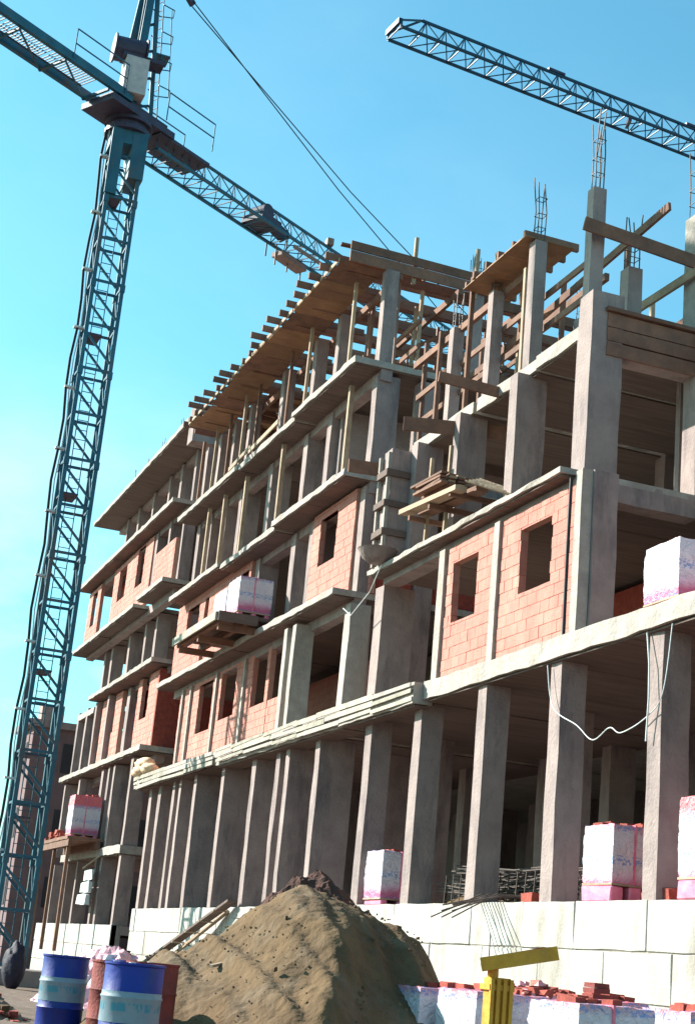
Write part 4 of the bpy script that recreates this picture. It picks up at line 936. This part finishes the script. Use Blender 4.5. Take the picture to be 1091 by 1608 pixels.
# ================================================================== DRUMS
def drum(u, v, z, label, kind='blue', rot=0, tilt=0):
    t = thing('oil_drum', label, 'drum', (u, v, z), 'oil drums')
    prof = [(.272, 0), (.286, .008), (.286, .02), (.276, .03), (.276, .27), (.288, .285), (.276, .30), (.276, .57), (.288, .585), (.276, .60), (.276, .86), (.287, .87), (.287, .89), (.268, .89), (.266, .872)]
    b = MB().lathe((u, v, z), prof, 40).build('shell', 'blue' if kind == 'blue' else 'rust', t, True)
    if kind == 'blue':
        mb = MB(); prof2 = [(.279, .36), (.2795, .37), (.2795, .565), (.2905, .582), (.2905, .588), (.2795, .602), (.279, .635)]
        c = W(u, v, z); n = 40; bq = len(mb.v)
        for r, zq in prof2:
            for i in range(n): mb.v.append(c+Vector((math.cos(2*math.pi*i/n)*r, math.sin(2*math.pi*i/n)*r, zq)))
        for k in range(len(prof2)-1):
            for i in range(n): mb.f.append([bq+k*n+i, bq+k*n+(i+1) % n, bq+(k+1)*n+(i+1) % n, bq+(k+1)*n+i])
        mb.build('painted_band', 'band', t, True)
    MB().tube([(u+.12, v, z+.87), (u+.12, v, z+.895)], .035, 10).build('bung_cap', 'galv', t)
    t.rotation_euler = (0, 0, rot)
    return t
drum(19.39, 3.78, .20, 'leftmost blue drum with a pale band, upright')
drum(14.72, 3.52, .215, 'nearest blue drum with a pale band, right of the other banded drum')
drum(17.3, 3.95, .20, 'rust red drum standing between the two banded blue drums', 'rust')
drum(16.6, 4.16, .225, 'rust red drum half hidden behind the right side of the nearest blue drum', 'rust')
drum(18.6, 4.45, .21, 'dark blue drum standing behind the nearest drum, band hidden')

# ================================================================== YELLOW STAND
ys = thing('yellow_stand', 'yellow ribbed steel stand with a slanting plate on top, before the white wall', 'machine stand', (13.1, 6.47, 0))
b = (13.1, 6.47)
MB().box(b[0]-.08, b[0]+.08, b[1]-.10, b[1]+.10, .05, 1.28).build('post', 'yellow', ys, bevel=.008)
for dv in (-.105, -.045, .02, .085): MB().box(b[0]-.115, b[0]-.08, b[1]+dv-.012, b[1]+dv+.022, .05, 1.27).build('rib', 'yellow', ys)
MB().box(b[0]-.10, b[0]+.10, b[1]-.125, b[1]+.125, 1.17, 1.22).build('collar', 'yellow', ys)
MB().tube([(b[0], b[1]-.05, 1.2), (b[0], b[1]-.05, 1.42)], .05, 12).build('spindle', 'yellow', ys)
MB().bar((b[0]+.05, b[1]-.15, 1.38), (b[0]-.25, b[1]+.46, 1.54), .28, .12).build('top_plate', 'yellow', ys)
MB().bar((b[0]+.02, b[1]-.13, 1.43), (b[0]-.2, b[1]+.36, 1.57), .05, .03).build('lever', 'rust', ys)
MB().box(b[0]-.3, b[0]+.3, b[1]-.3, b[1]+.3, 0, .06).build('base_plate', 'yellow', ys)
MB().tube([(b[0], b[1]-.1, 1.4), (b[0], b[1]-.1, 1.66)], .006, 5).build('pin', 'rebar', ys)

# foreground pallets at the lower right
make_pallet(1.05, .86, 1.10, 'front wrapped pallet at the lower right, its long dark face with blue print', (14.3, 8.12, .02), seed=21)
make_pallet(1.0, .86, 1.12, 'wrapped pallet just right of the yellow stand and behind the front one', (15.6, 7.66, .02), seed=22)
make_pallet(1.0, .9, 1.12, 'wrapped pallet at the bottom right corner of the picture', (13.9, 9.15, .02), seed=23)
make_pallet(1.0, .86, 1.10, 'wrapped pallet left of the yellow stand, next to the foot of the soil heap', (16.7, 7.5, .02), seed=24)
make_pallet(1.0, .9, 1.15, 'wrapped pallet in the second row under the brick rubble', (15.7, 8.9, .02), seed=25)
bk = thing('brick_rubble', 'spread of broken pink bricks on top of the lower right pallets', 'bricks', (15.6, 8.2, 1.14))
for i in range(80):
    a = random.gauss(15.9, .45); b_ = random.gauss(8.25, .3); h = .14*math.exp(-((a-15.9)/.6)**2-((b_-8.25)/.45)**2)
    s_ = random.uniform(.03, .075); z = 1.13+random.random()*h
    MB().box(a, a+s_*2, b_, b_+s_*1.3, z, z+s_*.7, s_*.3).build('brick_piece', random.choice(('rubble', 'rubble', 'brick', 'trash')), bk)
hb = thing('brick_stack', 'short stack of dark red hollow bricks on the front right pallet', 'brick stack', (14.6, 8.2, 1.12))
for i in range(4): MB().box(14.5+.012*i, 14.72+.012*i, 8.24+.015*i, 8.46, 1.12+i*.055, 1.17+i*.055, .004).build('brick', 'rust', hb)
lr = thing('brick_rubble', 'red brick bits scattered over the low earth heap left of the blue drums', 'bricks', (24, 3, .6))
for i in range(60):
    a, b_ = random.uniform(21.5, 26.5), random.uniform(2.1, 3.9); d = math.hypot((a-24)/3.2, (b_-3)/1.1)
    if d > .95: continue
    s_ = random.uniform(.03, .09); z = .08+.68*(1-d**1.3); MB().box(a, a+s_*2.4, b_, b_+s_*1.6, z, z+s_, s_*.3).build('brick_piece', random.choice(('rubble', 'rubble', 'greyboard', 'earth')), lr)
# red debris along the bottom edge
db = thing('brick_rubble', 'scatter of broken red bricks on the ground at the foot of the soil heap', 'bricks', (13.5, 4.5, .2))
for i in range(80):
    a, b_ = random.uniform(12.6, 15.2), random.uniform(4.0, 5.4); s_ = random.uniform(.04, .12); z = gz(b_, a)+random.random()*.45*math.exp(-((b_-4.75)/.35)**2)
    MB().box(a, a+s_*2, b_, b_+s_*1.4, z-.05, z+s_, s_*.3).build('brick_piece', random.choice(('rubble', 'rubble', 'earth')), db)
